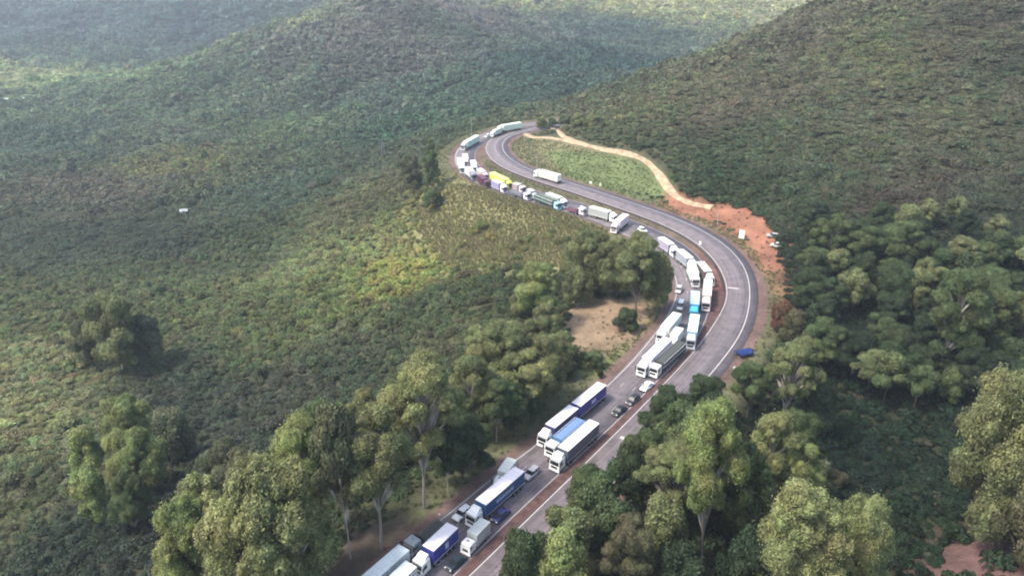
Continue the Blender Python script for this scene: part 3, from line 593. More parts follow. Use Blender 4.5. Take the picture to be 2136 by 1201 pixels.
# ---------------------------------------------------------------- scrub (one object; nobody could count it)
def scrub_proto(seed, n, size):
    rng = np.random.default_rng(seed); k = rng.integers(4, 8); cs, rs = [(0, 0, .38)], [.62]
    for i in range(k): a = rng.uniform(0, 6.28); r = rng.uniform(.25, .75); cs.append((r*math.cos(a), r*math.sin(a), rng.uniform(.15, .6))); rs.append(rng.uniform(.25, .45))
    return leaves(cs, rs, n, size, rng, jit=.55, squash=.95, under=-.2, aspect=1.4, lvr=.15)
pc = bpy.data.collections.new('plant_sources')
LEAF = leaf_mat('foliage_scrub', True)
def scatter(name, label, pts, protos, src, mat):
    """pts: dict of arrays co, rot, scl, idx, tint -> a vertex cloud instanced by geometry nodes"""
    cc = bpy.data.collections.new(src)
    for i, me in enumerate(protos): me.materials.append(mat); o = bpy.data.objects.new('%s_%02d' % (src, i), me); cc.objects.link(o)
    me = bpy.data.meshes.new(name); n = len(pts['co']); me.vertices.add(n); me.vertices.foreach_set('co', pts['co'].astype(np.float32).ravel())
    for nm, ty, key in (('rot', 'FLOAT_VECTOR', 'vector'), ('scl', 'FLOAT_VECTOR', 'vector'), ('idx', 'INT', 'value'), ('tint', 'FLOAT_COLOR', 'color')):
        a = me.attributes.new(nm, ty, 'POINT'); a.data.foreach_set(key, pts[nm].astype(np.int32 if nm == 'idx' else np.float32).ravel())
    me.materials.append(mat); o = link(name, me)
    g = bpy.data.node_groups.new(name, 'GeometryNodeTree'); g.interface.new_socket('Geometry', in_out='INPUT', socket_type='NodeSocketGeometry'); g.interface.new_socket('Geometry', in_out='OUTPUT', socket_type='NodeSocketGeometry')
    N = g.nodes.new; Lk = g.links.new; gi = N('NodeGroupInput'); go = N('NodeGroupOutput'); ip = N('GeometryNodeInstanceOnPoints'); ci = N('GeometryNodeCollectionInfo')
    ci.inputs['Collection'].default_value = cc; ci.inputs['Separate Children'].default_value = True; ci.inputs['Reset Children'].default_value = True
    def na(nm, ty): x = N('GeometryNodeInputNamedAttribute'); x.data_type = ty; x.inputs['Name'].default_value = nm; return x.outputs['Attribute']
    Lk(gi.outputs[0], ip.inputs['Points']); Lk(ci.outputs[0], ip.inputs['Instance']); ip.inputs['Pick Instance'].default_value = True
    Lk(na('idx', 'INT'), ip.inputs['Instance Index']); Lk(na('scl', 'FLOAT_VECTOR'), ip.inputs['Scale'])
    er = N('FunctionNodeEulerToRotation'); Lk(na('rot', 'FLOAT_VECTOR'), er.inputs[0]); Lk(er.outputs[0], ip.inputs['Rotation']); Lk(ip.outputs[0], go.inputs[0])
    md = o.modifiers.new('scatter', 'NODES'); md.node_group = g; return tag(o, label, None, None, 'stuff')
def sprinkle(Y0, Y1, sp, smax=.80):
    out = []; y = Y0
    xs, ys = [], []
    while y < Y1:
        s = sp(y); half = smax*(y+60)+10; n = int(2*half/s); x = -half+np.arange(n)*s+RNG.uniform(-.45, .45, n)*s; xs.append(x); ys.append(y+RNG.uniform(-.45, .45, n)*s); y += s
    return np.concatenate(xs), np.concatenate(ys)
X, Y = sprinkle(62, 2500, lambda y: max(2.5, y*.0080))
ex = RNG.uniform(90, 420, 9000); ey = RNG.uniform(185, 430, 9000); e_ok = (ex < .95*(ey+60)); X = np.r_[X, ex[e_ok]]; Y = np.r_[Y, ey[e_ok]]      # the steep slope on the right grows denser
D = gridi(DG, X, Y); keep = D > 13.5
near = Y < 480; mw = poly_soft(X, Y, MEADOW, 14); keep &= ~(near & (RNG.random(len(X)) < np.where(mw >= 1, .86, mw*.3)))
keep &= ~((poly_soft(X, Y, MEADOW2, .1) > .5) & near & (RNG.random(len(X)) > .12))
for Pp, q in ((RED, 0), (BARE, 0), (REDC, .05), (REDT, .15), (RED2, .1), (SLOPE, .012)): keep &= ~((poly_soft(X, Y, Pp, .1) > .5) & (RNG.random(len(X)) > q))
keep &= (seg_dist(X, Y, TRACK) > 3.6) & (seg_dist(X, Y, TRACK2) > 3.0)
X, Y, D = X[keep], Y[keep], D[keep]; n = len(X); Z = gridi(HG, X, Y)
sp = np.maximum(2.5, Y*.0080); big = RNG.random(n)
hgt = sp*.54*RNG.uniform(.55, 1.15, n)*np.where(big > .95, 1.9, np.where(big > .8, 1.3, 1))
patch = .5+.5*np.sin(X*.045+2*np.sin(Y*.021))*np.sin(Y*.038+1.5*np.sin(X*.027)); wid = sp*.82*RNG.uniform(.6, 1.3, n)*np.where(big > .95, 1.5, 1); hgt = hgt*(.75+.5*patch)
steep = smooth(X, 60, 160)*smooth(-Y, -900, -500); wid *= 1+.3*steep; edge = smooth(D, 12, 24); hgt *= .45+.55*edge; wid *= .65+.35*edge
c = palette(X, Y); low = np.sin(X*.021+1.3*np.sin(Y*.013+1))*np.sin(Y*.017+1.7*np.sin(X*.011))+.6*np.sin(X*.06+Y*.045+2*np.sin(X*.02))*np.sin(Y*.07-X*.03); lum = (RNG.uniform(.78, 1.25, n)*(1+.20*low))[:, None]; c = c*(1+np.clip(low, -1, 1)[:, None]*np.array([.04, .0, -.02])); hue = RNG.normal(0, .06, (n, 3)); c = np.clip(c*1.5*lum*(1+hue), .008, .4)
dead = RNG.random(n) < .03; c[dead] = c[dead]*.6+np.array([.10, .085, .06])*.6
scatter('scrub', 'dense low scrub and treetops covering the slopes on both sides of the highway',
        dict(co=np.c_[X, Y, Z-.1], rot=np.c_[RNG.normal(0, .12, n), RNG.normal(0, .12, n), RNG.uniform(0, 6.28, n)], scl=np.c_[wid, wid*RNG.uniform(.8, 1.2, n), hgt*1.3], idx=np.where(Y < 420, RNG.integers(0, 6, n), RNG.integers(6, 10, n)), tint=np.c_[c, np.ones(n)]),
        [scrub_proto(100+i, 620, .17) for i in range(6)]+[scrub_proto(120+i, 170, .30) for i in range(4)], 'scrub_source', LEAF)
print('scrub', n)
# dry grass
def tuft(seed):
    rng = np.random.default_rng(seed); V, F, lv = [], [], []
    for k in range(26):
        a = rng.uniform(0, 6.28); r = rng.uniform(0, .5); b = np.array([r*math.cos(a), r*math.sin(a), 0]); d = np.array([math.cos(a), math.sin(a), 0])*rng.uniform(0, .35); hh = rng.uniform(.5, 1.1); w = np.array([-math.sin(a), math.cos(a), 0])*.05
        o = len(V); V += [b-w, b+w, b+d*.5+w*.8+[0, 0, hh*.6], b+d+[0, 0, hh]]; F.append([o, o+1, o+2, o+3]); lv += [rng.uniform(.7, 1.3)]*4
    me = mesh_np('tuft', V, F); a = me.attributes.new('lv', 'FLOAT', 'POINT'); a.data.foreach_set('value', np.array(lv, np.float32)); return me
xs = np.arange(-70, 95, 1.0); ys = np.arange(115, 420, 1.0); X, Y = [q.ravel() for q in np.meshgrid(xs, ys)]; X = X+RNG.uniform(-.5, .5, len(X)); Y = Y+RNG.uniform(-.5, .5, len(Y))
m1 = poly_soft(X, Y, MEADOW, .1) > .5; m2 = poly_soft(X, Y, MEADOW2, .1) > .5; m3 = poly_soft(X, Y, SLOPE, .1) > .5; D = gridi(DG, X, Y)
qd = seg_dist(X, Y, [tuple(p_) for p_ in QC[::6]]); ud = seg_dist(X, Y, [tuple(p_) for p_ in UC[::6]])
verge = (D > 7.8) & (D < 15)
bare = (poly_soft(X, Y, BARE, 2) > .2) | (poly_soft(X, Y, RED, 2) > .2) | (seg_dist(X, Y, TRACK) < 3) | ((qd < 9.5) & (ud < 9.5))
BR = poly_soft(X, Y, BARE, .1) > .5; RR_ = poly_soft(X, Y, RED, 6) > .02
m2 = m2 & ~BR
k = (m1 | (RR_ & (RNG.random(len(X)) < .5)) | (m2 & (RNG.random(len(X)) < .75)) | ((poly_soft(X, Y, RED, .1) > .5) & (RNG.random(len(X)) < .05)) | (BR & (RNG.random(len(X)) < .05)) | (m3 & (RNG.random(len(X)) < .5)) | (verge & (RNG.random(len(X)) < .35))) & (~bare | BR | (RR_ & (RNG.random(len(X)) < .12))) & (D > 7.6); m1, m3, X, Y = m1[k], m3[k], X[k], Y[k]; n = len(X)
c = np.where(m1[:, None], (.215, .20, .095), (.14, .145, .062))*RNG.uniform(.8, 1.2, n)[:, None]
gw = poly_soft(X, Y, GREENS, 4)[:, None]; gw = gw*.6; c = c*(1-gw)+np.array([.10, .165, .045])*gw*RNG.uniform(.85, 1.15, n)[:, None]
hh = np.where(m1, 1.3, .55)*RNG.uniform(.6, 1.3, n)
scatter('grass', 'dry yellow and green grass on the meadow and verges', dict(co=np.c_[X, Y, gridi(HG, X, Y)-.05], rot=np.c_[np.zeros(n), np.zeros(n), RNG.uniform(0, 6.28, n)], scl=np.c_[np.full(n, 1.1), np.full(n, 1.1), hh], idx=RNG.integers(0, 4, n), tint=np.c_[c, np.ones(n)]), [tuft(200+i) for i in range(4)], 'grass_source', LEAF)
print('grass', n)
# ---------------------------------------------------------------- vehicles
MESH = {}
def bx_mesh(key, boxes, mat, bev=.05, seg=1):
    """boxes: (x0,x1,y0,y1,z0,z1[,taper]) ; taper shrinks the top by (dx_front, dx_rear, dy)"""
    k = ('b', key, tuple(boxes), mat.name, bev)
    if k in MESH: return MESH[k]
    bm = bmesh.new()
    for b in boxes:
        x0, x1, y0, y1, z0, z1 = b[:6]; tf, tr_, ty = b[6] if len(b) > 6 else (0, 0, 0)
        v = [bm.verts.new(c) for c in ((x0, y0, z0), (x1, y0, z0), (x1, y1, z0), (x0, y1, z0), (x0+tr_, y0+ty, z1), (x1-tf, y0+ty, z1), (x1-tf, y1-ty, z1), (x0+tr_, y1-ty, z1))]
        for f in ((3, 2, 1, 0), (4, 5, 6, 7), (0, 1, 5, 4), (1, 2, 6, 5), (2, 3, 7, 6), (3, 0, 4, 7)): bm.faces.new([v[i] for i in f])
    if bev: bmesh.ops.bevel(bm, geom=list(bm.edges), offset=bev, segments=seg, affect='EDGES', clamp_overlap=True)
    me = to_mesh(bm, key, False); me.materials.append(mat); MESH[k] = me; return me
def part(name, boxes, mat, parent, bev=.04):
    o = bpy.data.objects.new(name, bx_mesh(name, [tuple(b) for b in boxes], mat, bev)); col.objects.link(o); o.parent = parent; return o
def cyl_mesh(key, x, y, z, r, w, mat, axis='y', seg=20, r2=None):
    k = ('c', key, x, y, z, r, w, mat.name, axis)
    if k in MESH: return MESH[k]
    bm = bmesh.new(); bmesh.ops.create_cone(bm, cap_ends=True, segments=seg, radius1=r, radius2=r2 or r, depth=w)
    bmesh.ops.bevel(bm, geom=[e for e in bm.edges if e.calc_face_angle(0) > 1], offset=min(.04, r*.2), segments=1, affect='EDGES')
    R = Matrix.Rotation(PI/2, 4, 'X') if axis == 'y' else Matrix.Rotation(PI/2, 4, 'Y') if axis == 'x' else Matrix.Identity(4)
    bmesh.ops.transform(bm, matrix=Matrix.Translation((x, y, z)) @ R, verts=bm.verts); me = to_mesh(bm, key, False); me.materials.append(mat); MESH[k] = me; return me
def wheel(parent, x, y, r=.5, w=.3):
    o = bpy.data.objects.new('wheel', cyl_mesh('wheel', x, y, r, r, w, rubber)); col.objects.link(o); o.parent = parent
    s = 1 if y > 0 else -1; q = bpy.data.objects.new('rim', cyl_mesh('rim', x, y+s*w*.5, r, r*.55, .05, steel)); col.objects.link(q); q.parent = o
def cabin(root, x0, colr, h=3.4, w=2.5, sleeper=True, deflector=True, length=2.3):
    """cab-over cabin; x0 = rear wall"""
    pm = paint(colr, .35, 0, .15); x1 = x0+length; hw = w/2
    c = part('cab', [(x0, x1, -hw, hw, .75, 1.75), (x0, x1, -hw, hw, 1.75, h-.12, (.28, .05, .10)), (x0+.15, x1-.5, -hw+.2, hw-.2, h-.13, h+.02, (.15, .15, .1))], pm, root, .09)
    part('windshield', [(x1-.30, x1+.015, -hw+.16, hw-.16, 1.78, h-.62, (.20, -.2, .06))], glass, c, .03)
    for s in (-1, 1):
        y = s*(hw-.02); part('side_window', [(x1-1.25, x1-.42, min(y-.05*s, y+.035*s), max(y-.05*s, y+.035*s), 1.8, h-.75, (.08, 0, 0))], glass, c, .01)
        part('mirror', [(x1-.12, x1+.14, s*(hw+.2)-.13, s*(hw+.2)+.13, 1.9, 2.75)], paint(DARK, .5), c, .05)
        part('headlight', [(x1-.02, x1+.06, s*(hw-.38)-.24, s*(hw-.38)+.24, .78, 1.02)], lampm, c, .03)
    part('grille', [(x1-.05, x1+.05, -hw+.5, hw-.5, 1.05, 1.62)], paint(DARK, .5), c, .03)
    part('bumper', [(x1-.15, x1+.10, -hw, hw, .35, .74)], pm, c, .06)
    part('sun_visor', [(x1-.42, x1-.10, -hw+.12, hw-.12, h-.58, h-.50)], paint(DARK, .4), c, .02)
    part('roof_hatch', [(x0+.7, x0+1.2, -.3, .3, h+.02, h+.09)], paint(GREY, .5), c, .03)
    if deflector: part('wind_deflector', [(x0+.05, x1-.9, -hw+.25, hw-.25, h+.0, h+.55, (.75, .0, .12))], pm, c, .06)
    return c
def box_trailer(root, x0, x1, h, roofc, sidec, w=2.55, z0=1.25, logo=None, curtain=True, name='trailer', frontc=None):
    hw = w/2; sm = paint(sidec, .5, 0, .3)
    b = part(name, [(x0, x1, -hw, hw, z0, h-.04)], sm, root, .05)
    part('roof', [(x0+.02, x1-.02, -hw+.02, hw-.02, h-.05, h+.02)], paint(roofc, .5, 0, .35), b, .03)
    ribs = [(x, x+.06, -hw+.1, hw-.1, h+.02, h+.045) for x in np.arange(x0+1.2, x1-.6, 1.2).round(3).tolist()]
    if ribs: part('roof_rib', ribs, paint(tuple(q*.86 for q in roofc), .5), b, 0)
    part('frame_rail', [(x0, x1, -hw-.02, -hw+.06, z0-.12, z0+.06), (x0, x1, hw-.06, hw+.02, z0-.12, z0+.06), (x0, x1, -hw-.02, -hw+.04, h-.14, h-.02), (x0, x1, hw-.04, hw+.02, h-.14, h-.02)], paint(tuple(q*.8+.05 for q in roofc), .5, .3), b, .01)
    if curtain:
        cl = []
        for s in (-1, 1): cl += [(x, x+.05, min(s*hw, s*(hw+.025)), max(s*hw, s*(hw+.025)), z0+.08, h-.16) for x in np.arange(x0+.9, x1-.3, .9).round(3).tolist()]
        if len(cl) > 6: part('curtain_strap', cl, paint(tuple(q*.7+.02 for q in sidec), .6), b, 0)
    part('rear_door', [(x0-.05, x0+.01, -hw+.08, -.03, z0+.08, h-.14), (x0-.05, x0+.01, .03, hw-.08, z0+.08, h-.14)], paint(roofc, .5, 0, .3), b, .02)
    for s in (-1, 1): part('tail_light', [(x0-.08, x0, s*(hw-.25)-.18, s*(hw-.25)+.18, z0-.12, z0+.02)], redlamp, b, .01)
    if logo:
        lc, a, c_, zz0, zz1 = logo; L_ = x1-x0; bars = []
        t = a
        i = 0
        while t < c_:
            wd = (.25, .4, .18, .5)[i % 4]
            for s in (-1, 1): bars.append((x0+L_*t, x0+L_*t+wd, min(s*hw, s*(hw+.032)), max(s*hw, s*(hw+.032)), z0+(h-z0)*zz0, z0+(h-z0)*zz1))
            t += (wd+.12)/L_; i += 1
        part('side_lettering', [tuple(round(v, 3) for v in b_) for b_ in bars], paint(lc, .5), b, 0)
    part('chassis', [(x0+.1, x1-.2, -.5, .5, .8, z0-.02), (x0+2.6, x0+3.6, -hw+.1, -hw+.6, .55, 1.0), (x0+2.6, x0+3.6, hw-.6, hw-.1, .55, 1.0)], paint(DARK, .7), b, .03)
    return b
def truck(label, front, rear, cab=WHITE, kind='box', roof=WHITE, side=WHITE, h=4.0, small=False, group='trucks queued on the carriageway', logo=None, cat='truck', name=None, off=0, maxlen=14.6, second=None, cabh=None, z=0.0, load=None):
    f = Vector(at(*front, h)); r = Vector(at(*rear, h)); d = (f-r); Lb = min(d.length, maxlen); d.normalize(); f = f.copy()
    head = math.atan2(d.y, d.x); nrm = Vector((d.y, -d.x)); f = f+nrm*off
    cl = 1.9 if small else 2.3; gap = .25 if small else .75
    org = f-d*(Lb/2)
    if group.startswith('trucks queued'):     # keep the wheels on the carriageway
        for e in (0, 1):
            ii = near_i(QC, org.x, org.y); o_ = (org-Vector(QC[ii])).dot(Vector(QN[ii])); lim = QW[ii]-1.5
            if abs(o_) > lim: org = org-Vector(QN[ii])*(o_-math.copysign(lim, o_))
    root = thing(name or ('box_truck' if small else 'semi_truck'), label, cat, (org.x, org.y, z), head, group)
    x0, x1 = -Lb/2, Lb/2; x0 = round(x0, 2); x1 = round(x1, 2)
    w = 2.2 if small else 2.55; hw = w/2; ch = cabh or (2.7 if small else 3.3)
    cx = round(x1+gap, 2); cabin(root, cx, cab, ch, w-.05, deflector=(kind == 'box' and h > 3.7), length=cl)
    part('chassis', [(x1-2.8, cx+cl-.4, -.42, .42, .55, .95)], paint(DARK, .7), root, .03)
    rw = .42 if small else .5
    if kind == 'box': b = box_trailer(root, x0, x1, h, roof, side, w, 1.0 if small else 1.25, logo, curtain=side != roof, name='cargo_box' if small else 'trailer')
    elif kind == 'dump':
        b = part('dump_body', [(x0, x1, -hw, -hw+.1, 1.2, h-.4), (x0, x1, hw-.1, hw, 1.2, h-.4), (x0, x0+.1, -hw, hw, 1.2, h-.4), (x1-.1, x1, -hw, hw, 1.2, h-.2), (x0, x1, -hw, hw, 1.15, 1.3)], paint(side, .5, 0, .35), root, .03)
        part('tarp_cover', [(x0+.08, x1-.08, -hw+.1, hw-.1, h-.65, h-.34, (.05, .05, .25))], paint(roof, .9, 0, .4), b, .08)
        rb = [(x, x+.08, -hw-.03, hw+.03, h-.42, h-.33) for x in np.arange(x0, x1, 1.5).round(2).tolist()]; part('rib', rb, paint(tuple(q*.6+.01 for q in roof), .6), b, 0)
        part('top_rail', [(x0, x1, -hw-.05, -hw+.02, h-.5, h-.38), (x0, x1, hw-.02, hw+.05, h-.5, h-.38), (x0, x1, -hw-.05, -hw, 1.9, 2.0), (x0, x1, hw, hw+.05, 1.9, 2.0)], paint(WHITE, .5), b, .01)
    elif kind == 'flat':
        b = part('flatbed', [(x0, x1, -hw, hw, 1.05, 1.28)], paint(side, .6, 0, .4), root, .03)
        part('headboard', [(x1-.12, x1, -hw, hw, 1.28, 2.3)], paint(side, .6), b, .02)
        part('load_cover', [(x0+.4, x1-.6, -hw+.12, hw-.12, 1.28, load or 2.1, (.2, .2, .25))], paint(roof, .9, 0, .4), b, .12)
    elif kind == 'tank':
        k = bpy.data.objects.new('tank', cyl_mesh('tank', round((x0+x1)/2, 2), 0, round(1.15+(h-1.15)/2, 2), round((h-1.15)/2, 2), round(Lb-.3, 2), paint(roof, .35, .2, .3), 'x', 28)); col.objects.link(k); k.parent = root; b = k
        part('walkway', [(x0+.8, x1-.8, -.3, .3, h-.02, h+.05)], paint(GREY, .6), b, .01); part('hatch', [(q, q+.5, -.25, .25, h+.03, h+.16) for q in (x0+1.5, (x0+x1)/2, x1-2)], paint(DARK, .5), b, .03)
        part('cradle', [(x0+.3, x1-.3, -.9, .9, 1.0, 1.5)], paint(DARK, .6), b, .04)
    for s in (-1, 1):
        y = s*(hw-.2); wheel(root, round(cx+cl-1.0, 2), y, rw, .3)
        if small: wheel(root, round(x0+1.2, 2), y, rw, .34)
        else:
            wheel(root, round(x1-.6, 2), y, rw, .34); wheel(root, round(x1-1.8, 2), y, rw, .34)
            for q in (.9, 2.1, 3.3):
                if Lb > 6.5: wheel(root, round(x0+q, 2), y, rw, .34)
        part('mudguard', [(x0+.2, x0+2.6, y-.2, y+.2, 1.02, 1.08)], paint(DARK, .6), root, .01) if kind != 'box' else None
    if second:                                  # a second trailer of the same rig behind the first
        f2, r2, rf2, sd2, lg2 = second; F2 = Vector(at(*f2, h)); R2 = Vector(at(*r2, h)); L2 = round((F2-R2).length, 2); lx1 = round(x0-.9-abs((F2-(f-d*Lb)).length-.9)*.3, 2)
        b2 = box_trailer(root, round(lx1-L2, 2), lx1, h, rf2, sd2, w, 1.25, lg2, True, name='trailer'); part('drawbar', [(lx1-.3, x0+.3, -.15, .15, .8, .98)], paint(DARK, .6), root, .02)
        for s in (-1, 1):
            for q in (.9, 2.1, L2-1.4): wheel(root, round(lx1-L2+q, 2), s*(hw-.2), rw, .34)
    return root
def car(label, p, q, colr, kind='hatchback', group='cars in the queue', ground=0.0, name='car', cat='car'):
    """p front end, q rear end at roof level"""
    a = Vector(at(*p, 1.0+ground)); b = Vector(at(*q, 1.0+ground)); d = (a-b).normalized(); c = (a+b)/2
    root = thing(name, label, cat, (c.x, c.y, ground), math.atan2(d.y, d.x), group); pm = paint(colr, .25, .1, .1)
    body = part('body', [(-2.15, 2.15, -.87, .87, .28, .62, (.0, .0, -.02)), (-2.12, 2.1, -.89, .89, .60, .92, (.16, .08, .09))], pm, root, .10)
    if kind == 'pickup': cab = [(-.6, 1.0, -.80, .80, .90, 1.62, (.55, .12, .14))]; part('cargo_bed', [(-2.0, -.65, -.74, .74, .90, .96)], paint(DARK, .7), root, .0)
    elif kind == 'van': cab = [(-2.0, 1.35, -.84, .84, .90, 1.95, (.60, .10, .12))]
    elif kind == 'sedan': cab = [(-1.45, 1.0, -.80, .80, .90, 1.42, (.62, .55, .16))]
    else: cab = [(-1.95, 1.0, -.80, .80, .90, 1.48, (.62, .30, .16))]
    x0, x1, _, _, _, zt, (tf, tr_, ty) = cab[0]
    part('cabin', cab, glass, root, .06)
    part('roof', [(x0+tr_*.92, x1-tf*.95, -.80+ty*.9, .80-ty*.9, zt-.03, zt+.035)], pm, root, .03)
    pil = []
    for s in (-1, 1):
        y = s*.74; pil += [(x0+(x1-x0)*t, x0+(x1-x0)*t+.10, min(y-.05, y+.05), max(y-.05, y+.05), .90, zt-.02) for t in (.28, .58)]
    part('pillar', [tuple(round(v, 3) for v in b_) for b_ in pil], pm, root, 0)
    for s in (-1, 1):
        part('headlight', [(2.0, 2.14, s*.62-.18, s*.62+.18, .62, .78)], lampm, root, .03); part('tail_light', [(-2.16, -2.05, s*.66-.14, s*.66+.14, .66, .84)], redlamp, root, .02)
        part('mirror', [(.62, .78, s*.98-.09, s*.98+.09, .95, 1.1)], pm, root, .03)
        for x in (-1.35, 1.35): wheel(root, x, s*.80, .32, .2)
    part('bumper', [(2.08, 2.22, -.78, .78, .30, .50)], paint(DARK, .6), root, .04)
    return root
REDB = (.16, .02, .10); NAVY = (.03, .05, .19); STEELB = (.06, .13, .25); LBLUE = (.40, .62, .75); CYAN = (.05, .35, .48); CREAM = (.66, .58, .50); MINT = (.55, .78, .68); SLATE = (.09, .10, .14)
PINK = (.66, .55, .55)
truck('white trailer in the left lane cut by the bottom edge, furthest to the left', (715,1253), (845,1141), roof=(.60,.66,.65), side=(.5,.54,.54), off=.2)
truck('white trailer at the bottom edge ahead of the blue-sided box truck', (740,1285), (858,1174), roof=(.66,.72,.71), side=(.55,.6,.6))
truck('grey cab truck with a dark low bed behind the leftmost white trailer', (878,1118), (925,1079), cab=(.33,.36,.34), kind='flat', roof=(.05,.05,.045), side=(.05,.06,.055), h=2.4, cabh=2.9, off=.3, load=1.5)
truck('white cab truck with a white roof and royal blue sides beside the dark car', (892,1143), (944,1094), roof=(.78,.73,.73), side=(.035,.045,.26), logo=((.6,.65,.7),.42,.52,.25,.7), maxlen=9)
truck('small white truck with a pale grey rounded body close to the red median', (985,1112), (1013,1083), kind='box', roof=(.44,.47,.45), side=(.46,.48,.46), h=3.5, small=True, maxlen=6)
truck('long blue curtain truck with a white cab and pale stripe on its side', (1002,1047), (1084,977), roof=(.78,.73,.74), side=(.035,.10,.24), logo=((.42,.52,.68),.30,.74,.34,.60), maxlen=14)
car('white car hidden beside the cab of the long blue truck', (955,1074), (973,1059), WHITE)
car('dark blue car at the rear right of the small grey-bodied truck', (1030,1084), (1058,1058), (.02,.025,.09), 'sedan')
car('black car with a pale roof at the bottom edge beside the red kerb', (938,1180), (964,1158), (.02,.03,.04), 'sedan')
truck('cream box van alone on the left shoulder behind the long blue truck', (1048,983), (1068,955), roof=(.68,.70,.62), side=(.60,.60,.54), h=3.1, small=True, maxlen=5.6, cabh=2.4)
car('silver car following the long blue truck', (1098,992), (1119,974), (.42,.40,.42))
truck('double trailer truck with navy front box and red-blue rear box', (1147,888), (1197,847), roof=(.74,.72,.76), side=(.05,.045,.13), second=((1202,843),(1254,798),(.80,.74,.72),(.06,.05,.25),((.75,.7,.85),.42,.55,.3,.62)))
truck('white cab truck with a steel blue covered load, middle of the three abreast', (1163,911), (1211,870), kind='dump', roof=(.13,.22,.40), side=(.10,.20,.36), h=3.6)
truck('white roofed truck with slate sides against the red median, right of three abreast', (1174,936), (1240,878), roof=(.80,.76,.72), side=SLATE)
car('black car nearest to the white roofed truck with slate sides', (1283,860), (1302,846), (.02,.02,.022), 'sedan')
car('dark grey car between the black car and the white car', (1311,838), (1330,823), (.035,.035,.04))
car('white car just in front of the tarped dump truck', (1343,808), (1357,796), (.8,.8,.78), 'sedan')
truck('white truck leading the left lane at the mouth of the bend', (1353,748), (1397,705), off=.5, roof=(.80,.72,.74), side=(.70,.64,.68))
truck('dump truck with a dark grey tarpaulin and white rails beside the kerb', (1379,753), (1427,710), kind='dump', roof=(.055,.06,.055), side=(.05,.055,.05), h=3.6)
truck('short white truck tucked behind the left lane leader', (1409,699), (1421,683), off=.4, roof=WHITE, side=(.72,.72,.7), h=3.7, small=True, maxlen=6.5)
truck('ivory truck pulled over at the left edge of the bend', (1387,682), (1413,652), roof=(.76,.76,.66), side=(.7,.68,.6), h=3.9)
car('small white van behind the ivory truck', (1418,641), (1422,630), (.8,.78,.74), 'van', name='van', cat='van')
car('pale car half off the road beside the grove', (1414,607), (1419,596), (.5,.48,.45))
truck('pale blue trailer truck behind the tarped dump truck', (1446,692), (1452,655), cab=(.45,.47,.5), roof=(.58,.74,.82), side=(.2,.4,.6), maxlen=12)
truck('light blue trailer truck with a teal cab', (1449,634), (1451,598), cab=CYAN, roof=(.45,.66,.80), side=(.10,.32,.55), maxlen=9)
truck('white truck leading the pale column above the blue trailers', (1450,568), (1442,548), cab=(.75,.74,.74), roof=(.72,.80,.76), side=(.6,.68,.64), maxlen=9)
truck('white trailer curving behind the pale column leader', (1440,538), (1418,520), roof=(.78,.80,.76), side=(.3,.32,.36))
truck('white trailer at the top of the pale column with a shaded side', (1403,509), (1380,494), roof=(.80,.74,.76), side=(.34,.30,.40), off=.3)
truck('cream truck in the right lane beside the light blue trailer', (1477,616), (1480,580), cab=(.72,.6,.56), roof=CREAM, side=(.5,.42,.34), maxlen=12)
truck('tan box trailer truck last in the right lane of the bend', (1480,566), (1462,544), cab=(.6,.55,.5), roof=(.68,.63,.54), side=(.14,.11,.10), maxlen=8, off=.3)
truck('white trailer standing across the road at the far end of the gap', (1287,461), (1306,446), roof=(.74,.64,.62), side=(.74,.62,.64), maxlen=9, cab=PINK)
truck('cream topped trailer behind the truck standing across the road', (1272,441), (1232,430), roof=(.76,.74,.62), side=(.34,.36,.34), maxlen=12)
truck('pink cab truck with a low dark red flatbed', (1203,433), (1180,427), cab=(.62,.55,.62), kind='flat', roof=(.10,.035,.05), side=(.14,.05,.07), h=3.2, load=1.9)
truck('teal cab truck with a long dark green load', (1155,418), (1116,403), cab=(.35,.60,.66), kind='dump', roof=(.07,.10,.07), side=(.04,.08,.07), h=3.6)
truck('white cab truck with a low grey load near the yellow truck', (1091,401), (1062,391), cab=(.72,.68,.74), kind='flat', roof=(.12,.12,.14), side=(.10,.10,.12), h=3.2, load=2.3)
truck('yellow trailer truck in the right lane of the far straight', (1058,374), (1026,359), cab=(.5,.5,.12), roof=(.72,.76,.20), side=(.60,.62,.14), maxlen=14)
truck('pale lilac truck below the yellow truck', (1034,385), (1018,378), cab=(.7,.62,.68), roof=(.62,.55,.62), side=(.3,.27,.42), maxlen=9)
truck('maroon truck below the far bend', (1001,375), (989,366), cab=(.13,.04,.08), roof=(.12,.04,.07), side=(.09,.02,.05), h=3.6, maxlen=9)
truck('pinkish white truck above the maroon truck', (1009,358), (999,351), cab=PINK, roof=(.74,.62,.64), side=(.6,.5,.5), h=3.6, maxlen=9)
truck('grey cab truck between the maroon truck and the white ones', (977,358), (966,349), cab=(.25,.26,.30), roof=(.75,.72,.72), side=(.6,.6,.6), h=3.8, maxlen=12)
truck('white truck on the outer edge of the far bend', (958,343), (953,329), roof=(.80,.76,.76), side=(.7,.64,.68), h=3.8, maxlen=13)
truck('small white truck in the middle lane of the far bend', (971,331), (970,321), roof=(.78,.74,.74), side=(.7,.66,.66), h=3.5, maxlen=9)
truck('white box truck on the inner lane of the far bend', (989,343), (986,334), roof=(.78,.70,.70), side=(.7,.64,.64), h=3.5, maxlen=9)
truck('mint green trailer truck entering the far bend', (970,296), (1003,278), cab=(.45,.5,.5), roof=MINT, side=(.5,.66,.60), maxlen=15)
truck('pale mint trailer at the farthest end of the queue', (1052,262), (1090,256), cab=(.6,.66,.6), roof=(.66,.80,.64), side=(.6,.72,.58), maxlen=16)
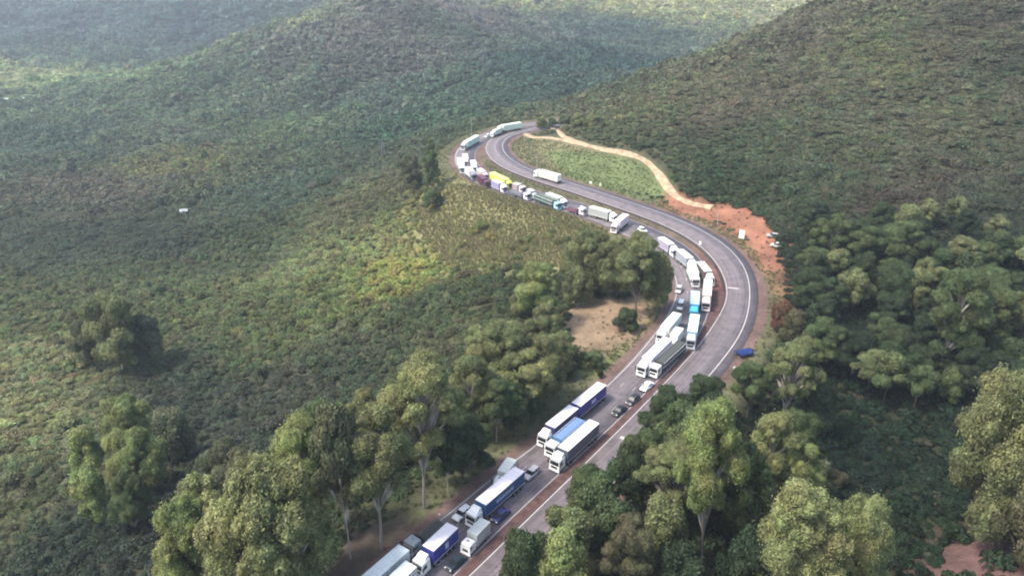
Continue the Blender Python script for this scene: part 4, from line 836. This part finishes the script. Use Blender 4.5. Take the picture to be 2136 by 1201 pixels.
truck('tiny white truck between the two mint trailers', (1030,272), (1043,267), cab=(.6,.66,.6), roof=(.5,.6,.5), side=(.5,.6,.5), h=3.3, small=True, maxlen=6)
truck('lone white truck driving on the free carriageway', (1127,354), (1167,365), roof=(.78,.76,.66), side=(.62,.58,.50), group='vehicles off the queue', maxlen=13)
truck('white trailer in the far lane above the teal cab truck', (1170,412), (1142,402), roof=(.70,.72,.64), side=(.3,.32,.3), maxlen=11)
truck('pale truck between the white cab truck and the green load', (1112,398), (1102,394), cab=(.7,.7,.68), roof=(.70,.68,.66), side=(.3,.3,.32), h=3.5, small=True, maxlen=6)
truck('dusty pink truck in the far lane below the yellow trailer end', (1084,385), (1073,381), cab=PINK, roof=(.60,.52,.50), side=(.35,.28,.28), h=3.5, maxlen=8)
car('white car waiting in the gap beside the white panel marker', (1345,480), (1336,475), (.75,.75,.7))
car('pale car waiting between the mint green trailer and the tiny white truck', (1013,284), (1019,281), (.6,.62,.6))
car('white car between the pink cab truck and the cream topped trailer', (1219,436), (1213,433), (.7,.68,.68))
# ---------------------------------------------------------------- roadside things
def gpos(px, py): x, y = hit(px, py); return x, y, hz(x, y)
def post_mesh(key, r, h, mat, seg=8): return cyl_mesh(key, 0, 0, h/2, r, h, mat, 'z', seg, r*.7)
# guard rails: posts and beam of one rail are one thing
def guard_rail(label, C, N, off, i0, i1):
    P = C[i0:i1]+N[i0:i1]*(off[i0:i1])[:, None]; o = P[0]; root = thing('guard_rail', label, 'guard rail', (o[0], o[1], -.1), 0, 'guard rails along the carriageways'); P = P-o
    n = len(P); prof = [(-.04, .50), (.04, .56), (-.02, .64), (.04, .72), (-.04, .78)]; V = []
    for dx, z in prof: V.append(np.c_[P+N[i0:i1]*dx, np.full(n, z)])
    for dx, z in prof[::-1]: V.append(np.c_[P+N[i0:i1]*(dx-.06), np.full(n, z)])
    K = len(V); i = np.arange(n-1); F_ = np.concatenate([np.stack([i+k*n, i+k*n+1, i+((k+1) % K)*n+1, i+((k+1) % K)*n], 1) for k in range(K)])
    link('beam', mesh_np('beam', np.concatenate(V), F_), paint((.16, .16, .16), .6, .4, .4), root)
    for k in range(0, n, 2)if n < 190 else range(0, n, 3):
        q = bpy.data.objects.new('post', bx_mesh('rail_post', [(-.07, .07, -.07, .07, -.4, .74)], paint((.10, .10, .09), .7), .01)); col.objects.link(q); q.parent = root; q.location = (P[k, 0], P[k, 1], 0)
i0, i1 = near_i(UC, *at(1495, 560)), near_i(UC, *at(1022, 332)); guard_rail('long guard rail on the median side of the free carriageway', UC, UN, -UW-1.3, i0, i1)
i0, i1 = near_i(QC, *at(1310, 478)), near_i(QC, *at(965, 345)); guard_rail('guard rail along the outer shoulder of the far queue', QC, QN, -QW-.6, i0, i1)
i0, i1 = near_i(UC, *at(1110, 268)), near_i(UC, *at(1240, 252)); guard_rail('short guard rail beyond the far bend by the dirt track', UC, UN, UW+.6, i0, i1)
# white panel sign on the red soil
def panel_sign(label, px, py, w, h, clear, rz=-.5, c=(.72, .66, .58), name='roadside_sign', cat='sign'):
    x, y, z = gpos(px, py); r = thing(name, label, cat, (x, y, z-.05), rz)
    part('panel', [(-w/2, w/2, -.05, .05, clear, clear+h)], paint(c, .5, 0, .15), r, .03); part('frame', [(-w/2-.06, w/2+.06, -.03, .03, clear-.08, clear-.01), (-w/2-.06, w/2+.06, -.03, .03, clear+h+.01, clear+h+.08)], steel, r, .01)
    for s in (-1, 1): q = bpy.data.objects.new('post', cyl_mesh('post', s*w*.32, .10, clear*.5+h*.25, .07, clear+h*.5, steel, 'z', 10)); col.objects.link(q); q.parent = r
panel_sign('tall cream panel sign standing on the red soil by the bend', 1546, 500, 2.0, 3.2, .5, math.radians(-28), (.8, .74, .66))
panel_sign('small white marker panel on the median edge of the free carriageway', 1460, 513, .9, 1.3, .3)
panel_sign('low pale panel on the verge of the green embankment', 1232, 385, 1.3, 1.0, .3)
panel_sign('narrow pale panel right of the low one on the embankment', 1252, 390, .6, 1.3, .3)
def lamp_pole(label, px, py, h, cat='pole', name='utility_pole'):
    x, y, z = gpos(px, py); r = thing(name, label, cat, (x, y, z-.3), 0, 'thin poles beside the road')
    q = bpy.data.objects.new('mast', cyl_mesh('mast', 0, 0, h/2, .12, h, paint((.42, .40, .36), .8), 'z', 10, .08)); col.objects.link(q); q.parent = r
    a = part('cross_arm', [(-.9, .9, -.06, .06, h-.5, h-.38)], paint((.25, .22, .18), .8), r, .01); part('insulator', [(x_, x_+.12, -.05, .05, h-.38, h-.15) for x_ in (-.85, -.06, .73)], paint((.5, .5, .48), .3), a, .02)
lamp_pole('thin pale pole rising behind the mint green trailer', 984, 292, 12)
lamp_pole('thin pole at the foot of the green embankment above the white truck', 1120, 352, 7)
lamp_pole('thin pole on the strip between carriageway and red soil', 1496, 470, 6)
# pylon on the left slope
def pylon(label, px, py, h):
    x, y, z = gpos(px, py); r = thing('power_pylon', label, 'pylon', (x, y, z-.3), .3); bm = bmesh.new(); b = h*.12
    L4 = [(sx*b, sy*b) for sx, sy in ((1, 1), (-1, 1), (-1, -1), (1, -1))]; lv = [0, .25, .5, .75, 1]
    for k in range(4):
        a, c = L4[k], L4[(k+1) % 4]
        tube(bm, [(a[0], a[1], 0), (a[0]*.2, a[1]*.2, h)], [.14, .1], 4)
        for u, v in zip(lv[:-1], lv[1:]): su, sv = 1-.8*u, 1-.8*v; tube(bm, [(a[0]*su, a[1]*su, h*u), (c[0]*sv, c[1]*sv, h*v)], [.07, .07], 4)
    link('lattice', to_mesh(bm, 'lattice', False), steel, r); bm = bmesh.new()
    for f in (.72, .88): tube(bm, [(-h*.22, 0, h*f), (0, 0, h*f+.3), (h*.22, 0, h*f)], [.08, .12, .08], 4)
    link('cross_arm', to_mesh(bm, 'cross_arm', False), steel, r)
pylon('small grey lattice pylon in the scrub left of the far bend', 800, 332, 11)
pylon('grey lattice pylon seen faintly beyond the centre valley', 1012, 160, 26)
# sheds in the forest
def shed(label, px, py, w, d, h, rz):
    x, y, z = gpos(px, py); r = thing('shed', label, 'shed', (x, y, z+.8), rz, 'pale sheds in the scrub')
    wl = part('wall', [(-w/2, w/2, -d/2, d/2, -2, h)], paint((.35, .35, .32), .8), r, .03)
    bm = bmesh.new(); o = .4; zs = [(-d/2-o, h-.1), (0, h+.9), (d/2+o, h-.1), (d/2+o, h-.0), (0, h+1.02), (-d/2-o, h)]
    A_ = [bm.verts.new((-w/2-o, yy, zz)) for yy, zz in zs]; B_ = [bm.verts.new((w/2+o, yy, zz)) for yy, zz in zs]
    for k in range(6): bm.faces.new([A_[k], A_[(k+1) % 6], B_[(k+1) % 6], B_[k]])
    bm.faces.new([A_[0], A_[1], A_[4], A_[5]]); bm.faces.new([A_[1], A_[2], A_[3], A_[4]]); bm.faces.new([B_[0], B_[1], B_[4], B_[5]]); bm.faces.new([B_[1], B_[2], B_[3], B_[4]])
    link('roof', to_mesh(bm, 'roof', False), paint((.28, .30, .29), .7), r); part('door', [(-.5, .5, -d/2-.03, -d/2+.02, -1, 2)], paint((.12, .10, .09), .7), r, .01)
shed('pale roofed shed in the scrub midway down the left slope', 385, 447, 3.6, 2.6, 1.4, .2)
shed('small pale shed in the scrub near the left edge', 160, 281, 3.6, 3, 1.4, .1)
shed('pale shed at the left edge under the bright valley', 12, 212, 8, 6, 1.8, .1)
shed('long pale shed right of the one at the left edge', 45, 210, 8, 5, 1.6, .15)
shed('tiny pale shed below the centre hill', 493, 207, 4, 3, 1.5, 0)
# cars parked on red soil, tarpaulin, drum, white post
def car_on(label, p, q, c, kind, g): x, y = hit((p[0]+q[0])/2, (p[1]+q[1])/2); return car(label, p, q, c, kind, 'cars parked on the red soil', hz(x, y)-.02)
for lb, (px, py), rz, c_, k_ in (('pale car parked on the red soil against the wood, the upper one', (1612, 495), 2.9, (.40,.40,.35), 'hatchback'), ('silver pickup parked below the pale car on the red soil', (1620, 516), 2.6, (.42,.42,.40), 'pickup')):
    o = car(lb, (px+3, py), (px-3, py), c_, k_, 'cars parked on the red soil'); x, y, z = gpos(px, py); o.location = (x, y, z+.05); o.rotation_euler.z = rz
x, y, z = gpos(1550, 742); r = thing('tarpaulin_shelter', 'crumpled blue tarpaulin shelter just off the outer shoulder', 'shelter', (x, y, z), .4)
bm = bmesh.new(); nU, nV = 15, 11; rg = np.random.default_rng(4); g = [[bm.verts.new(((u/(nU-1)-.5)*4.6, (v/(nV-1)-.5)*3.0, 1.7-1.5*abs(v/(nV-1)-.5)+.18*math.sin(u*1.7+v)+rg.uniform(-.12, .12))) for v in range(nV)] for u in range(nU)]
for u in range(nU-1):
    for v in range(nV-1): bm.faces.new([g[u][v], g[u+1][v], g[u+1][v+1], g[u][v+1]])
bmesh.ops.solidify(bm, geom=list(bm.faces), thickness=.05); link('sheet', to_mesh(bm, 'sheet'), paint((.03, .07, .26), .55), r)
for sx in (-1, 1):
    for sy in (-1, 1): part('pole', [(sx*2.1-.05, sx*2.1+.05, sy*1.35-.05, sy*1.35+.05, -.3, 1.0)], steel, r, .01)
x, y, z = gpos(1532, 776); r = thing('water_drum', 'small white drum below the blue tarpaulin', 'drum', (x, y, z), 0)
for nm, rr, zz, hh, mm_ in (('barrel', .42, .55, 1.1, paint((.7, .68, .5), .5)), ('lid', .44, 1.13, .07, paint((.5, .5, .4), .5))): q = bpy.data.objects.new(nm, cyl_mesh(nm, 0, 0, zz, rr, hh, mm_, 'z', 18)); col.objects.link(q); q.parent = r
x, y, z = gpos(917, 1084); r = thing('marker_post', 'white topped marker post on the dirt shoulder left of the queue', 'marker post', (x, y, z), 0)
part('shaft', [(-.07, .07, -.05, .05, -.2, .9)], paint((.5, .45, .4), .7), r, .01); part('reflector_cap', [(-.16, .16, -.12, .12, .9, 1.25)], paint((.8, .8, .74), .4), r, .03)
# ---------------------------------------------------------------- haze
bm = bmesh.new(); bmesh.ops.create_cube(bm, size=1); me = bpy.data.meshes.new('haze'); bm.to_mesh(me); bm.free()
zb, zt = float(HG.min())-2, max(float(HG.max()), CAM_H)+25
hm = bpy.data.materials.new('haze'); hm.use_nodes = True; nt = hm.node_tree; nt.nodes.remove(nt.nodes['Principled BSDF'])
pv = nt.nodes.new('ShaderNodeVolumePrincipled'); pv.inputs['Color'].default_value = (.80, .88, .98, 1); pv.inputs['Density'].default_value = .00016; pv.inputs['Anisotropy'].default_value = .2
nt.links.new(pv.outputs[0], nt.nodes['Material Output'].inputs['Volume'])
ho = link('haze', me, hm); ho.scale = (7400, 3300, zt-zb); ho.location = (0, 1520, (zt+zb)/2); tag(ho, 'pale haze over the valley', None, None, 'stuff')
